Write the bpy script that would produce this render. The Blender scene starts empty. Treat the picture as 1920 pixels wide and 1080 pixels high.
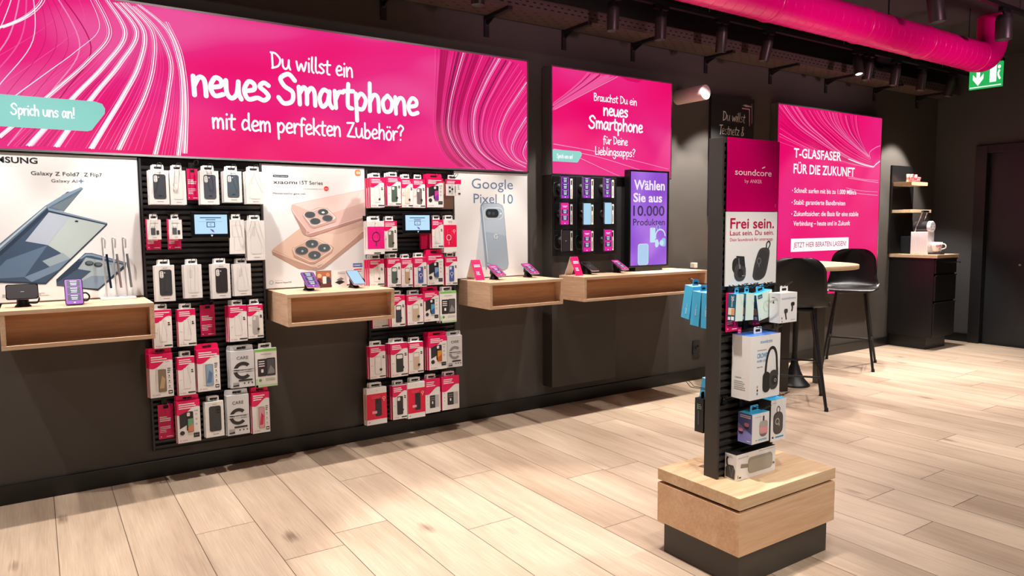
import bpy, math, random
from mathutils import Vector, Matrix
random.seed(7)
SC = bpy.context.scene
COL = SC.collection
R = math.radians

# ------------------------------------------------------------------ camera, world, exposure
cam_d = bpy.data.cameras.new('camera'); cam = bpy.data.objects.new('camera', cam_d); COL.objects.link(cam)
cam_d.sensor_width = 36.0; cam_d.lens = 1336.69 / 1920 * 36.0; cam_d.clip_start = .05
def cam_matrix(yaw, pitch, roll, loc):
    f = Vector((math.sin(yaw)*math.cos(pitch), math.cos(yaw)*math.cos(pitch), math.sin(pitch)))
    r = Vector((math.cos(yaw), -math.sin(yaw), 0)); u = r.cross(f)
    r2 = math.cos(roll)*r + math.sin(roll)*u; u2 = -math.sin(roll)*r + math.cos(roll)*u
    m = Matrix((r2, u2, -f)).transposed().to_4x4(); m.translation = Vector(loc); return m
cam.matrix_world = cam_matrix(R(33.76533), R(-4.95069), R(-.41113), (0, -4.38915, 1.4))
SC.camera = cam
W = bpy.data.worlds.new('world'); SC.world = W; W.use_nodes = True
W.node_tree.nodes['Background'].inputs[0].default_value = (.95, .9, .92, 1)
W.node_tree.nodes['Background'].inputs[1].default_value = .02
SC.view_settings.view_transform = 'Standard'; SC.view_settings.look = 'None'
SC.view_settings.gamma = 1; SC.view_settings.use_curve_mapping = False
SC.view_settings.exposure = 0.0
WARM = (1.0, .93, .86)
def spot(name, loc, target, watts, cone, blend=.35, color=WARM, radius=.03, parent=None):
    d = bpy.data.lights.new(name, 'SPOT'); d.energy = watts; d.spot_size = R(cone); d.spot_blend = blend
    d.color = color; d.shadow_soft_size = radius
    o = bpy.data.objects.new(name, d); COL.objects.link(o)
    o.rotation_euler = (Vector(target) - Vector(loc)).to_track_quat('-Z', 'Y').to_euler()
    if parent is not None:
        o.parent = parent; o.location = Vector(loc) - ORG[parent.name]
    else: o.location = loc
    return o
ORG = {}
# two rows of ceiling downlights over the shop floor (behind and above the view), then unseen fill spots added to brighten wall and tower
FLOOR_AND_FILL_SPOTS = [((.3,-2.5,3.1),(.3,-2.3,0),130,66),((1.8,-2.4,3.1),(1.85,-2.15,0),330,44),((1.9,-3.3,3.1),(2.0,-2.9,0),110,62),((3.3,-2.5,3.1),(3.3,-2.3,0),125,66),
    ((4.7,-2.4,3.1),(4.7,-2.2,0),135,68),((6.2,-2.5,3.1),(6.2,-2.2,0),190,66),((7.7,-2.3,3.1),(7.7,-2.0,0),130,68),
    ((.6,-4.4,3.1),(.7,-3.9,0),120,75),((4.2,-4.4,3.1),(4.1,-3.9,0),110,75),((6.0,-4.6,3.1),(6.0,-4.1,0),110,75),((-1.2,-2.5,3.1),(-1.2,-2.2,0),90,66),
    ((1.2,-5.0,2.9),(1.0,-.1,.7),75,60),((3.6,-5.0,2.9),(3.4,-.1,.7),60,60),((2.2,-5.2,2.7),(2.42,-2.6,.5),170,34)]  # added fill: lifts the low packages on the wall and the product tower
for i, (l, t, w_, c_) in enumerate(FLOOR_AND_FILL_SPOTS): spot('downlight_and_fill_spot', l, t, w_, c_)
# unseen rose fill lamps added behind the camera to brighten the duct
for x in (2.6, 4.3, 6.0): spot('duct_fill_lamp', (x,-5.2,1.9), (x+.5,-1.3,3.45), 520, 36, 1, (1,.55,.75), .15)

# ------------------------------------------------------------------ materials
MC = {}
def srgb(h):
    h = h.lstrip('#'); c = [int(h[i:i+2], 16)/255 for i in (0, 2, 4)]
    return tuple((x/12.92 if x <= .04045 else ((x+.055)/1.055)**2.4) for x in c) + (1,)
def mat(key, hexc=None, rough=.5, metal=0, emit=0, spec=.5, bump=0, bscale=200, var=0, trans=0, alpha=1):
    if key in MC: return MC[key]
    m = bpy.data.materials.new(key); m.use_nodes = True; nt = m.node_tree; b = nt.nodes['Principled BSDF']
    c = srgb(hexc or key)
    b.inputs['Base Color'].default_value = c; b.inputs['Roughness'].default_value = rough; b.inputs['Metallic'].default_value = metal
    b.inputs['Specular IOR Level'].default_value = spec
    if trans: b.inputs['Transmission Weight'].default_value = trans
    if alpha < 1: b.inputs['Alpha'].default_value = alpha
    if emit:
        b.inputs['Emission Color'].default_value = c; b.inputs['Emission Strength'].default_value = emit
        b.inputs['Base Color'].default_value = (.02, .02, .02, 1)
    if bump or var:
        tc = nt.nodes.new('ShaderNodeTexCoord'); n = nt.nodes.new('ShaderNodeTexNoise'); n.inputs['Scale'].default_value = bscale
        nt.links.new(tc.outputs['Object'], n.inputs['Vector'])
        if bump:
            bm = nt.nodes.new('ShaderNodeBump'); bm.inputs['Strength'].default_value = bump; bm.inputs['Distance'].default_value = .002
            nt.links.new(n.outputs[0], bm.inputs['Height']); nt.links.new(bm.outputs[0], b.inputs['Normal'])
        if var:
            mx = nt.nodes.new('ShaderNodeMix'); mx.data_type = 'RGBA'
            mx.inputs[6].default_value = tuple(x*(1-var) for x in c[:3])+(1,); mx.inputs[7].default_value = tuple(min(1, x*(1+var)) for x in c[:3])+(1,)
            nt.links.new(n.outputs[0], mx.inputs[0]); nt.links.new(mx.outputs[2], b.inputs['Base Color'])
    MC[key] = m; return m
def ink(h): return mat('ink '+h, h, rough=.45)
EM = .95
def glow(h, s=None): return mat('glow %s %s' % (h, s or EM), h, emit=s or EM, rough=.4, spec=.3)
def wood(key, light, dark, axis='X', scale=1.0, rough=.5):
    if key in MC: return MC[key]
    m = bpy.data.materials.new(key); m.use_nodes = True; nt = m.node_tree; b = nt.nodes['Principled BSDF']
    tc = nt.nodes.new('ShaderNodeTexCoord'); mp = nt.nodes.new('ShaderNodeMapping')
    st = {'X': (1.2, 16, 16), 'Y': (16, 1.2, 16), 'Z': (16, 16, 1.2)}[axis]
    mp.inputs['Scale'].default_value = tuple(s*scale for s in st)
    nt.links.new(tc.outputs['Object'], mp.inputs['Vector'])
    n1 = nt.nodes.new('ShaderNodeTexNoise'); n1.inputs['Scale'].default_value = 1.0; n1.inputs['Detail'].default_value = 4; n1.inputs['Distortion'].default_value = 1.2
    n2 = nt.nodes.new('ShaderNodeTexNoise'); n2.inputs['Scale'].default_value = 7.0; n2.inputs['Detail'].default_value = 6
    nt.links.new(mp.outputs[0], n1.inputs['Vector']); nt.links.new(mp.outputs[0], n2.inputs['Vector'])
    ma = nt.nodes.new('ShaderNodeMath'); ma.operation = 'MULTIPLY_ADD'; ma.inputs[1].default_value = .55
    mb = nt.nodes.new('ShaderNodeMath'); mb.operation = 'MULTIPLY'; mb.inputs[1].default_value = .45
    nt.links.new(n2.outputs[0], mb.inputs[0]); nt.links.new(n1.outputs[0], ma.inputs[0]); nt.links.new(mb.outputs[0], ma.inputs[2])
    cr = nt.nodes.new('ShaderNodeValToRGB'); cr.color_ramp.elements[0].position = .32; cr.color_ramp.elements[1].position = .66
    cr.color_ramp.elements[0].color = srgb(dark); cr.color_ramp.elements[1].color = srgb(light)
    nt.links.new(ma.outputs[0], cr.inputs[0]); nt.links.new(cr.outputs[0], b.inputs['Base Color'])
    b.inputs['Roughness'].default_value = rough; MC[key] = m; return m
OAK = wood('light oak laminate', '#E6C6A8', '#C79F7C', 'X')
OAKY = wood('light oak laminate cross grain', '#E4C4A6', '#C9A280', 'Y')
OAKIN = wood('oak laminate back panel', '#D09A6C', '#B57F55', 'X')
BLACK = mat('black powder coat', '#17171A', rough=.45)
CHAR = mat('charcoal lacquer', '#2C2B2C', rough=.5, bump=.05)
SLAT = mat('charcoal slat', '#38383B', rough=.5)
WIRE = mat('black wire', '#0D0D0E', rough=.3)
ALU = mat('brushed aluminium', '#C9CACC', rough=.3, metal=1)
CHROME = mat('chrome', '#E2E2E4', rough=.08, metal=1)
WHITE = mat('white card', '#EDEAE8', rough=.5)
PINK = mat('magenta card', '#E2005F', rough=.45)
RUBBER = mat('black rubber', '#0B0B0C', rough=.6)
GLASSY = mat('glossy black glass', '#07080C', rough=.08)

# ------------------------------------------------------------------ mesh builder
class B:
    def __init__(s): s.v = []; s.f = []; s.mi = []; s.sm = []; s.mats = []; s.X = None
    def m(s, mt):
        if mt not in s.mats: s.mats.append(mt)
        return s.mats.index(mt)
    def add(s, vs, fs, mt, smooth=False):
        k = len(s.v); i = s.m(mt)
        for p in vs:
            p = Vector(p); s.v.append(tuple(s.X @ p) if s.X is not None else tuple(p))
        for f in fs: s.f.append([k+q for q in f]); s.mi.append(i); s.sm.append(smooth)
        return s
    def box(s, x0, x1, y0, y1, z0, z1, mt):
        return s.add([(x0,y0,z0),(x1,y0,z0),(x1,y1,z0),(x0,y1,z0),(x0,y0,z1),(x1,y0,z1),(x1,y1,z1),(x0,y1,z1)],
            [(0,3,2,1),(4,5,6,7),(0,1,5,4),(1,2,6,5),(2,3,7,6),(3,0,4,7)], mt)
    def tube(s, pts, r, mt, n=10, caps=True, closed=False):
        pts = [Vector(p) for p in pts]; rs = r if isinstance(r, (list, tuple)) else [r]*len(pts); N = len(pts); vs = []; fs = []
        up = None
        for i, p in enumerate(pts):
            if closed: t = (pts[(i+1) % N]-pts[i-1]).normalized()
            else: t = (pts[min(i+1, N-1)]-pts[max(i-1, 0)]).normalized()
            if up is None: up = Vector((0,0,1)) if abs(t.z) < .9 else Vector((1,0,0))
            a = t.cross(up).normalized(); b = a.cross(t).normalized(); up = b
            for k in range(n):
                q = 2*math.pi*k/n; vs.append(p + rs[i]*(math.cos(q)*a+math.sin(q)*b))
        for i in range(N if closed else N-1):
            j = (i+1) % N
            for k in range(n): fs.append((i*n+k, i*n+(k+1)%n, j*n+(k+1)%n, j*n+k))
        s.add(vs, fs, mt, True)
        if caps and not closed: 
            s.add(vs[:n], [tuple(range(n))], mt); s.add(vs[-n:], [tuple(range(n-1,-1,-1))], mt)
        return s
    def lathe(s, prof, c, mt, n=28, axis=(0,0,1)):
        ax = Vector(axis).normalized(); a = ax.cross(Vector((0,1,0)) if abs(ax.y) < .9 else Vector((1,0,0))).normalized(); b = ax.cross(a); c = Vector(c); vs = []; fs = []
        for r_, h_ in prof:
            for k in range(n):
                q = 2*math.pi*k/n; vs.append(c + ax*h_ + r_*(math.cos(q)*a+math.sin(q)*b))
        for i in range(len(prof)-1):
            for k in range(n): fs.append((i*n+k, i*n+(k+1)%n, (i+1)*n+(k+1)%n, (i+1)*n+k))
        s.add(vs, fs, mt, True)
        s.add(vs[:n], [tuple(range(n-1,-1,-1))], mt); s.add(vs[-n:], [tuple(range(n))], mt); return s
    def slab(s, poly, o, U, V, N, d0, d1, mt, side=None):
        o, U, V, N = map(Vector, (o, U, V, N)); n = len(poly)
        vs = [o+U*a+V*b+N*d0 for a, b in poly] + [o+U*a+V*b+N*d1 for a, b in poly]
        s.add(vs, [tuple(range(n-1,-1,-1)), tuple(range(n, 2*n))], mt)
        s.add(vs, [(i, (i+1)%n, n+(i+1)%n, n+i) for i in range(n)], side or mt); return s
    def build(s, name, parent=None, org=None, bevel=0, seg=2):
        me = bpy.data.meshes.new(name)
        if parent is not None: o0 = ORG[parent.name]
        elif org is not None: o0 = Vector(org)
        else:
            xs, ys, zs = zip(*s.v); o0 = Vector(((min(xs)+max(xs))/2, (min(ys)+max(ys))/2, min(zs)))
        me.from_pydata([tuple(Vector(p)-o0) for p in s.v], [], s.f)
        for mt in s.mats: me.materials.append(mt)
        me.polygons.foreach_set('material_index', s.mi); me.polygons.foreach_set('use_smooth', s.sm); me.update()
        ob = bpy.data.objects.new(name, me); COL.objects.link(ob)
        if parent is not None: ob.parent = parent
        else: ob.location = o0
        ORG[ob.name] = o0
        if bevel:
            md = ob.modifiers.new('bevel', 'BEVEL'); md.width = bevel; md.segments = seg; md.limit_method = 'ANGLE'; md.angle_limit = R(50)
        return ob
def tag(o, label=None, cat=None, group=None, kind=None):
    if label: o['label'] = label
    if cat: o['category'] = cat
    if group: o['group'] = group
    if kind: o['kind'] = kind
    return o
def thing(name, label, cat, loc=(0,0,0), group=None):
    o = bpy.data.objects.new(name, None); COL.objects.link(o); o.location = loc; o.empty_display_size = .05
    ORG[o.name] = Vector(loc); return tag(o, label, cat, group)
def struct(o): o['kind'] = 'structure'; return o
def dup(root, loc, rotz=None, label=None, group=None):
    r = root.copy(); COL.objects.link(r); r.location = loc; ORG[r.name] = Vector(loc)
    if rotz is not None: r.rotation_euler = (0, 0, rotz)
    if label: r['label'] = label
    if group: r['group'] = group
    for ch in list(root.children):
        c = ch.copy(); COL.objects.link(c); c.parent = r
        for g in ch.children:
            d = g.copy(); COL.objects.link(d); d.parent = c
    return r

# ------------------------------------------------------------------ print on surfaces: text, hand lettering, shapes
TXT = {}
def text_geo(st, bold):
    k = (st, bold)
    if k not in TXT:
        cu = bpy.data.curves.new('lettering', 'FONT'); cu.body = st; cu.size = 1; cu.offset = bold; cu.resolution_u = 3
        ob = bpy.data.objects.new('lettering', cu); me = bpy.data.meshes.new_from_object(ob)
        TXT[k] = ([(v.co.x, v.co.y) for v in me.vertices], [tuple(p.vertices) for p in me.polygons])
        bpy.data.objects.remove(ob); bpy.data.curves.remove(cu); bpy.data.meshes.remove(me)
    return TXT[k]
def smooth_path(pts, n=6):
    if len(pts) < 3: return pts
    P = [pts[0]]+list(pts)+[pts[-1]]; out = []
    for i in range(1, len(P)-2):
        a, b, c, d = P[i-1], P[i], P[i+1], P[i+2]
        for k in range(n):
            t = k/n
            out.append(tuple(.5*((2*b[j])+(-a[j]+c[j])*t+(2*a[j]-5*b[j]+4*c[j]-d[j])*t*t+(-a[j]+3*b[j]-3*c[j]+d[j])*t**3) for j in (0, 1)))
    out.append(tuple(pts[-1])); return out
def smooth_path3(pts, n=6):
    pts = [Vector(p) for p in pts]; P = [pts[0]]+pts+[pts[-1]]; out = []
    for i in range(1, len(P)-2):
        a, b, c, d = P[i-1], P[i], P[i+1], P[i+2]
        for k in range(n):
            t = k/n; out.append(.5*(2*b+(c-a)*t+(2*a-5*b+4*c-d)*t*t+(3*b-a-3*c+d)*t**3))
    out.append(pts[-1]); return out
G = {'D':(1.15,[[(.12,1.5),(.16,.05)],[(0,1.55),(.5,1.48),(.95,.95),(.75,.3),(.1,.02)]]),
'u':(.98,[[(.05,.95),(.08,.3),(.33,.03),(.62,.3),(.72,.95)],[(.72,.95),(.72,.35),(.85,.02)]]),
'w':(1.2,[[(0,.95),(.2,.05),(.5,.75),(.76,.05),(1.05,.98)]]),'i':(.36,[[(.13,.9),(.12,.0)],[(.16,1.32),(.17,1.36)]]),
'l':(.42,[[(.15,1.6),(.1,.3),(.28,.02)]]),'s':(.74,[[(.6,.85),(.33,.98),(.1,.75),(.4,.5),(.58,.25),(.33,.02),(.0,.12)]]),
't':(.66,[[(.28,1.4),(.22,.2),(.48,.02)],[(0,.98),(.58,1.02)]]),'e':(.82,[[(.08,.46),(.58,.58),(.6,.88),(.3,.98),(.05,.5),(.25,.04),(.7,.14)]]),
'n':(.88,[[(.05,.98),(.08,0)],[(.08,.5),(.35,.95),(.62,.8),(.68,0)]]),'S':(1.12,[[(.95,1.3),(.6,1.62),(.15,1.35),(.35,.95),(.8,.65),(.75,.15),(.3,.0),(.0,.3)]]),
'm':(1.2,[[(.05,.95),(.08,0)],[(.08,.6),(.32,.95),(.5,.75),(.5,.05)],[(.5,.6),(.75,.95),(.95,.75),(.98,0)]]),
'a':(.93,[[(.63,.85),(.3,.98),(.05,.5),(.2,.03),(.52,.3),(.66,.92)],[(.66,.92),(.64,.3),(.8,.0)]]),
'r':(.62,[[(.05,.95),(.1,0)],[(.1,.5),(.3,.9),(.55,.92)]]),'p':(.88,[[(.08,.95),(.12,-.6)],[(.1,.6),(.4,.98),(.7,.65),(.5,.1),(.12,.12)]]),
'h':(.86,[[(.1,1.6),(.08,0)],[(.08,.5),(.35,.95),(.62,.8),(.66,0)]]),'o':(.86,[[(.4,.98),(.08,.6),(.2,.05),(.58,.1),(.68,.65),(.4,.98)]]),
'd':(.95,[[(.65,.8),(.3,.95),(.05,.5),(.2,.03),(.6,.25)],[(.7,1.6),(.68,.3),(.8,0)]]),'f':(.6,[[(.6,1.5),(.35,1.6),(.22,1.2),(.2,-.2)],[(0,.9),(.5,.95)]]),
'k':(.8,[[(.1,1.6),(.08,0)],[(.65,.95),(.15,.45)],[(.25,.5),(.7,.0)]]),'Z':(1.05,[[(.1,1.45),(.85,1.5)],[(.85,1.5),(.1,.08)],[(.1,.08),(.95,.05)]]),
'b':(.88,[[(.1,1.6),(.1,.05)],[(.1,.05),(.5,.05),(.7,.5),(.42,.9),(.12,.6)]]),'?':(.85,[[(.05,1.3),(.35,1.6),(.7,1.3),(.4,.85),(.35,.5)],[(.33,.04),(.34,.07)]]),
'B':(1.0,[[(.1,1.55),(.1,.03)],[(.05,1.55),(.55,1.5),(.6,1.1),(.14,.85)],[(.14,.85),(.75,.65),(.65,.12),(.08,.02)]]),
'c':(.74,[[(.6,.85),(.3,.98),(.05,.5),(.25,.05),(.62,.15)]]),'L':(.8,[[(.15,1.6),(.1,.05)],[(.1,.05),(.65,.08)]]),
'g':(.85,[[(.62,.85),(.3,.97),(.06,.55),(.25,.1),(.58,.4),(.66,.9)],[(.66,.9),(.62,-.35),(.3,-.6),(.02,-.4)]]),
'!':(.4,[[(.17,1.6),(.14,.5)],[(.13,.04),(.14,.07)]]),'T':(.85,[[(0,1.5),(.9,1.55)],[(.45,1.5),(.42,0)]]),
'z':(.75,[[(.08,.92),(.6,.9)],[(.6,.9),(.08,.05)],[(.08,.05),(.65,.05)]]),'&':(1.0,[[(.8,.1),(.2,1.2),(.4,1.6),(.6,1.25),(.1,.4),(.3,.0),(.8,.5)]]),
'K':(.95,[[(.1,1.55),(.1,0)],[(.8,1.5),(.12,.75)],[(.3,.85),(.85,0)]]),' ':(.55,[])}
for ch, bs in (('ö','o'),('ü','u')): G[ch] = (G[bs][0], G[bs][1]+[[(.22,1.35),(.23,1.38)],[(.52,1.35),(.53,1.38)]])
class Art:
    """prints onto a plane: a point is o + u*U + v*V, raised a fraction of a millimetre per layer along N"""
    def __init__(s, b, o, U, V, N, step=.0004): s.b = b; s.o, s.U, s.V, s.N = map(Vector, (o, U, V, N)); s.st = step
    def P(s, u, v, l): return s.o+s.U*u+s.V*v+s.N*(l*s.st)
    def poly(s, pts, mt, l=1):
        n = len(pts); a = sum(pts[i][0]*pts[(i+1)%n][1]-pts[(i+1)%n][0]*pts[i][1] for i in range(n))
        flip = (s.U.cross(s.V)).dot(s.N) < 0
        if (a < 0) != flip: pts = pts[::-1]
        s.b.add([s.P(u, v, l) for u, v in pts], [tuple(range(n))], mt)
    def rect(s, u0, u1, v0, v1, mt, l=1): s.poly([(u0,v0),(u1,v0),(u1,v1),(u0,v1)], mt, l)
    def rrect(s, u0, u1, v0, v1, r, mt, l=1, n=5):
        r = min(r, abs(u1-u0)/2*.999, abs(v1-v0)/2*.999); p = []
        for cx, cy, a0 in ((u1-r,v1-r,0),(u0+r,v1-r,90),(u0+r,v0+r,180),(u1-r,v0+r,270)):
            for k in range(n+1):
                a = R(a0+90*k/n); p.append((cx+r*math.cos(a), cy+r*math.sin(a)))
        s.poly(p, mt, l)
    def disc(s, u, v, r, mt, l=1, n=20, ry=None): s.poly([(u+r*math.cos(2*math.pi*k/n), v+(ry or r)*math.sin(2*math.pi*k/n)) for k in range(n)], mt, l)
    def ring(s, u, v, r, w, mt, l=1, n=28, a0=0, a1=360, ry=1):
        vs = []; fs = []
        for k in range(n+1):
            a = R(a0+(a1-a0)*k/n); vs += [s.P(u+(r-w/2)*math.cos(a), v+(r-w/2)*math.sin(a)*ry, l), s.P(u+(r+w/2)*math.cos(a), v+(r+w/2)*math.sin(a)*ry, l)]
        for k in range(n): fs.append((2*k, 2*k+1, 2*k+3, 2*k+2))
        s.b.add(vs, fs, mt)
    def line(s, pts, w, mt, l=1, smooth=6, caps=False, taper=None):
        p = smooth_path(pts, smooth) if smooth else pts; N = len(p); vs = []
        for i, q in enumerate(p):
            a = p[max(i-1,0)]; c = p[min(i+1,N-1)]; dx, dy = c[0]-a[0], c[1]-a[1]; L = math.hypot(dx, dy) or 1; ww = w/2
            if taper: t = i/max(N-1,1); ww *= taper[0]+(taper[1]-taper[0])*t
            nx, ny = -dy/L*ww, dx/L*ww; vs += [s.P(q[0]+nx, q[1]+ny, l), s.P(q[0]-nx, q[1]-ny, l)]
        s.b.add(vs, [(2*i, 2*i+1, 2*i+3, 2*i+2) for i in range(N-1)], mt)
        if caps:
            for q in (p[0], p[-1]): s.disc(q[0], q[1], w/2, mt, l+.25, 10)
            for q in p[1:-1]: s.disc(q[0], q[1], w/2, mt, l+.25, 8)
    def text(s, st, u, v, h, mt, w=None, align='L', bold=0, l=2):
        vs, fs = text_geo(st, bold); cap = .729
        x0 = min(p[0] for p in vs); x1 = max(p[0] for p in vs); sy = h/cap; sx = w/(x1-x0) if w else sy
        W_ = (x1-x0)*sx; u0 = {'L': u, 'C': u-W_/2, 'R': u-W_}[align]
        s.b.add([s.P(u0+(p[0]-x0)*sx, v+p[1]*sy, l) for p in vs], fs, mt)
    def hand(s, st, u, v, xh, mt, w=None, pen=.2, l=2, bounce=.0, align='L', slant=0):
        tot = sum(G[c][0] for c in st); sx = (w/tot) if w else xh; x = u-(tot*sx/2 if align == 'C' else 0)
        for i, c in enumerate(st):
            adv, sts = G[c]; dy = bounce*math.sin(i*2.1)*xh
            for k, stx in enumerate(sts):
                pts = [(x+(a+slant*b)*sx, v+dy+b*xh) for a, b in smooth_path(stx, 6)]
                s.line(pts, pen*xh, mt, l+.05*k, smooth=0, caps=True)
            x += adv*sx
    def lines(s, u0, u1, v0, dv, n, h, mt, l=2, seed=0):
        rr = random.Random(seed)
        for i in range(n): s.rect(u0, u0+(u1-u0)*rr.uniform(.55, 1), v0-i*dv, v0-i*dv+h, mt, l)
def front(b, y): return Art(b, (0,y,0), (1,0,0), (0,0,1), (0,-1,0))       # u = x, v = z, facing the shop
def leftface(b, x): return Art(b, (x,0,0), (0,-1,0), (0,0,1), (-1,0,0))   # u = -y, v = z, facing -x

# ------------------------------------------------------------------ the room
def floor_material():
    m = bpy.data.materials.new('oak plank floor'); m.use_nodes = True; nt = m.node_tree; b = nt.nodes['Principled BSDF']; L = nt.links.new; N = nt.nodes.new
    at = N('ShaderNodeAttribute'); at.attribute_name = 'plank'
    tc = N('ShaderNodeTexCoord')
    off = N('ShaderNodeVectorMath'); off.operation = 'MULTIPLY_ADD'; off.inputs[1].default_value = (13, 7, 5)
    L(at.outputs['Color'], off.inputs[0]); L(tc.outputs['Object'], off.inputs[2])
    def noise(scale, detail, dist=0):
        mp = N('ShaderNodeMapping'); mp.inputs['Scale'].default_value = scale; L(off.outputs[0], mp.inputs[0])
        n = N('ShaderNodeTexNoise'); n.inputs['Scale'].default_value = 1; n.inputs['Detail'].default_value = detail; n.inputs['Distortion'].default_value = dist
        L(mp.outputs[0], n.inputs[0]); return n.outputs[0]
    grain = noise((14, 1.1, 1), 5, 1.0); fine = noise((160, 5, 1), 3); blot = noise((3.5, 1.0, 1), 3, .4)
    def ramp(src, p0, p1, c0, c1):
        r = N('ShaderNodeValToRGB'); r.color_ramp.elements[0].position = p0; r.color_ramp.elements[1].position = p1
        r.color_ramp.elements[0].color = c0; r.color_ramp.elements[1].color = c1; L(src, r.inputs[0]); return r.outputs[0]
    def mix(f, a, c, mode='MIX'):
        x = N('ShaderNodeMix'); x.data_type = 'RGBA'; x.blend_type = mode
        if isinstance(f, float): x.inputs[0].default_value = f
        else: L(f, x.inputs[0])
        for s, i in ((a, 6), (c, 7)):
            if isinstance(s, tuple): x.inputs[i].default_value = s
            else: L(s, x.inputs[i])
        return x.outputs[2]
    base = ramp(grain, .3, .7, srgb('#B89E86'), srgb('#DCC7B0'))
    base = mix(.55, base, ramp(blot, .3, .7, srgb('#AE9A88'), srgb('#E0CFBC')), 'MIX')
    base = mix(.26, base, ramp(fine, .3, .7, (.30,.22,.16,1), (.95,.9,.85,1)), 'MULTIPLY')
    sep = N('ShaderNodeSeparateColor'); L(at.outputs['Color'], sep.inputs[0])
    base = mix(.55, base, ramp(sep.outputs[0], 0, 1, (.68,.62,.57,1), (1,.985,.96,1)), 'MULTIPLY')
    # knots
    mp = N('ShaderNodeMapping'); mp.inputs['Scale'].default_value = (3.6, 1.55, 1); L(off.outputs[0], mp.inputs[0])
    vo = N('ShaderNodeTexVoronoi'); vo.inputs['Scale'].default_value = 1.0; L(mp.outputs[0], vo.inputs['Vector'])
    wob = N('ShaderNodeMath'); wob.operation = 'MULTIPLY_ADD'; wob.inputs[1].default_value = .16; L(fine, wob.inputs[0]); L(vo.outputs['Distance'], wob.inputs[2])
    sc = N('ShaderNodeSeparateColor'); L(vo.outputs['Color'], sc.inputs[0])
    gt = N('ShaderNodeMath'); gt.operation = 'GREATER_THAN'; gt.inputs[1].default_value = .25; L(sc.outputs[0], gt.inputs[0])
    kn = ramp(wob.outputs[0], .10, .21, (1,1,1,1), (0,0,0,1)); mu = N('ShaderNodeMath'); mu.operation = 'MULTIPLY'; L(kn, mu.inputs[0]); L(gt.outputs[0], mu.inputs[1])
    m8 = N('ShaderNodeMath'); m8.operation = 'MULTIPLY'; m8.inputs[1].default_value = .75; L(mu.outputs[0], m8.inputs[0])
    base = mix(m8.outputs[0], base, srgb('#5B4334'))
    L(base, b.inputs['Base Color']); b.inputs['Roughness'].default_value = .42; b.inputs['Specular IOR Level'].default_value = .35
    bp = N('ShaderNodeBump'); bp.inputs['Strength'].default_value = .12; bp.inputs['Distance'].default_value = .002; L(fine, bp.inputs['Height']); L(bp.outputs[0], b.inputs['Normal'])
    return m
def make_floor():
    PW = .2642; X0 = .543; k0 = -12; k1 = 33; known = {0:-.95, 2:-1.30, 3:-.665, 4:-1.615, 5:-.99, 6:-1.96, 7:-1.35, 10:-2.785, 13:-2.465, 16:-2.17, 23:-1.56}
    v = []; f = []; mi = []; col = []; rr = random.Random(3); g = .0016; LEN = 2.2
    for k in range(k0, k1):
        xa = X0+k*PW; xb = min(xa+PW, 9.1)
        y = known.get(k, rr.uniform(-2.2, 0)) + 3*LEN
        while y > -7.0:
            ya, yb = max(y-LEN, -7.0), min(y, 0.0)
            if yb-ya > .02:
                n = len(v); c = (rr.random(), rr.random(), rr.random(), 1)
                v += [(xa+g,ya+g,0),(xb-g,ya+g,0),(xb-g,yb-g,0),(xa+g,yb-g,0)]; f.append((n,n+1,n+2,n+3)); mi.append(0); col += [c]*4
            y -= LEN
    n = len(v); v += [(-2.7,-7,-.0015),(9.1,-7,-.0015),(9.1,0,-.0015),(-2.7,0,-.0015),(-2.7,-7,-.1),(9.1,-7,-.1),(9.1,0,-.1),(-2.7,0,-.1)]
    f += [(n,n+1,n+2,n+3),(n+4,n+7,n+6,n+5),(n,n+4,n+5,n+1),(n+1,n+5,n+6,n+2),(n+2,n+6,n+7,n+3),(n+3,n+7,n+4,n)]; mi += [1]*6; col += [(0,0,0,1)]*8
    me = bpy.data.meshes.new('floor'); me.from_pydata(v, [], f); me.materials.append(floor_material()); me.materials.append(mat('plank joint', '#5A4636', rough=.8))
    me.polygons.foreach_set('material_index', mi); ca = me.color_attributes.new('plank', 'FLOAT_COLOR', 'POINT')
    for i, c in enumerate(col): ca.data[i].color = c
    o = bpy.data.objects.new('floor', me); COL.objects.link(o); ORG['floor'] = Vector((0,0,0)); struct(o)
make_floor()
WALL = mat('dark grey wall paint', '#48433F', rough=.62, bump=.25, bscale=420)
WALLR = mat('dark grey wall paint far wall', '#454345', rough=.62, bump=.25, bscale=420)
CEIL = mat('black ceiling paint', '#2A2725', rough=.8, bump=.2, bscale=60)
CZ = 3.25
struct(B().box(-2.7, 9.2, 0, .12, -.1, CZ, WALL).build('wall_left'))
struct(B().box(9.1, 9.22, -.5, 0, -.1, CZ, WALLR).box(9.1, 9.22, -7, -1.62, -.1, CZ, WALLR).box(9.1, 9.22, -1.62, -.5, 2.24, CZ, WALLR).build('wall_right'))
struct(B().box(-2.7, 9.2, -7.12, -7, -.1, CZ, WALL).build('wall_back'))
struct(B().box(-2.82, -2.7, -7.12, .12, -.1, CZ, WALL).build('wall_near'))
struct(B().box(-2.82, 9.22, -7.12, .12, CZ, CZ+.1, CEIL).build('ceiling'))
BASEB = mat('black baseboard', '#131313', rough=.35)
struct(B().box(-2.7, 9.1, -.018, 0, 0, .1, BASEB).build('baseboard_left', bevel=.003))
struct(B().box(9.082, 9.1, -.46, -.018, 0, .1, BASEB).build('baseboard_right', bevel=.003))
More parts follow.
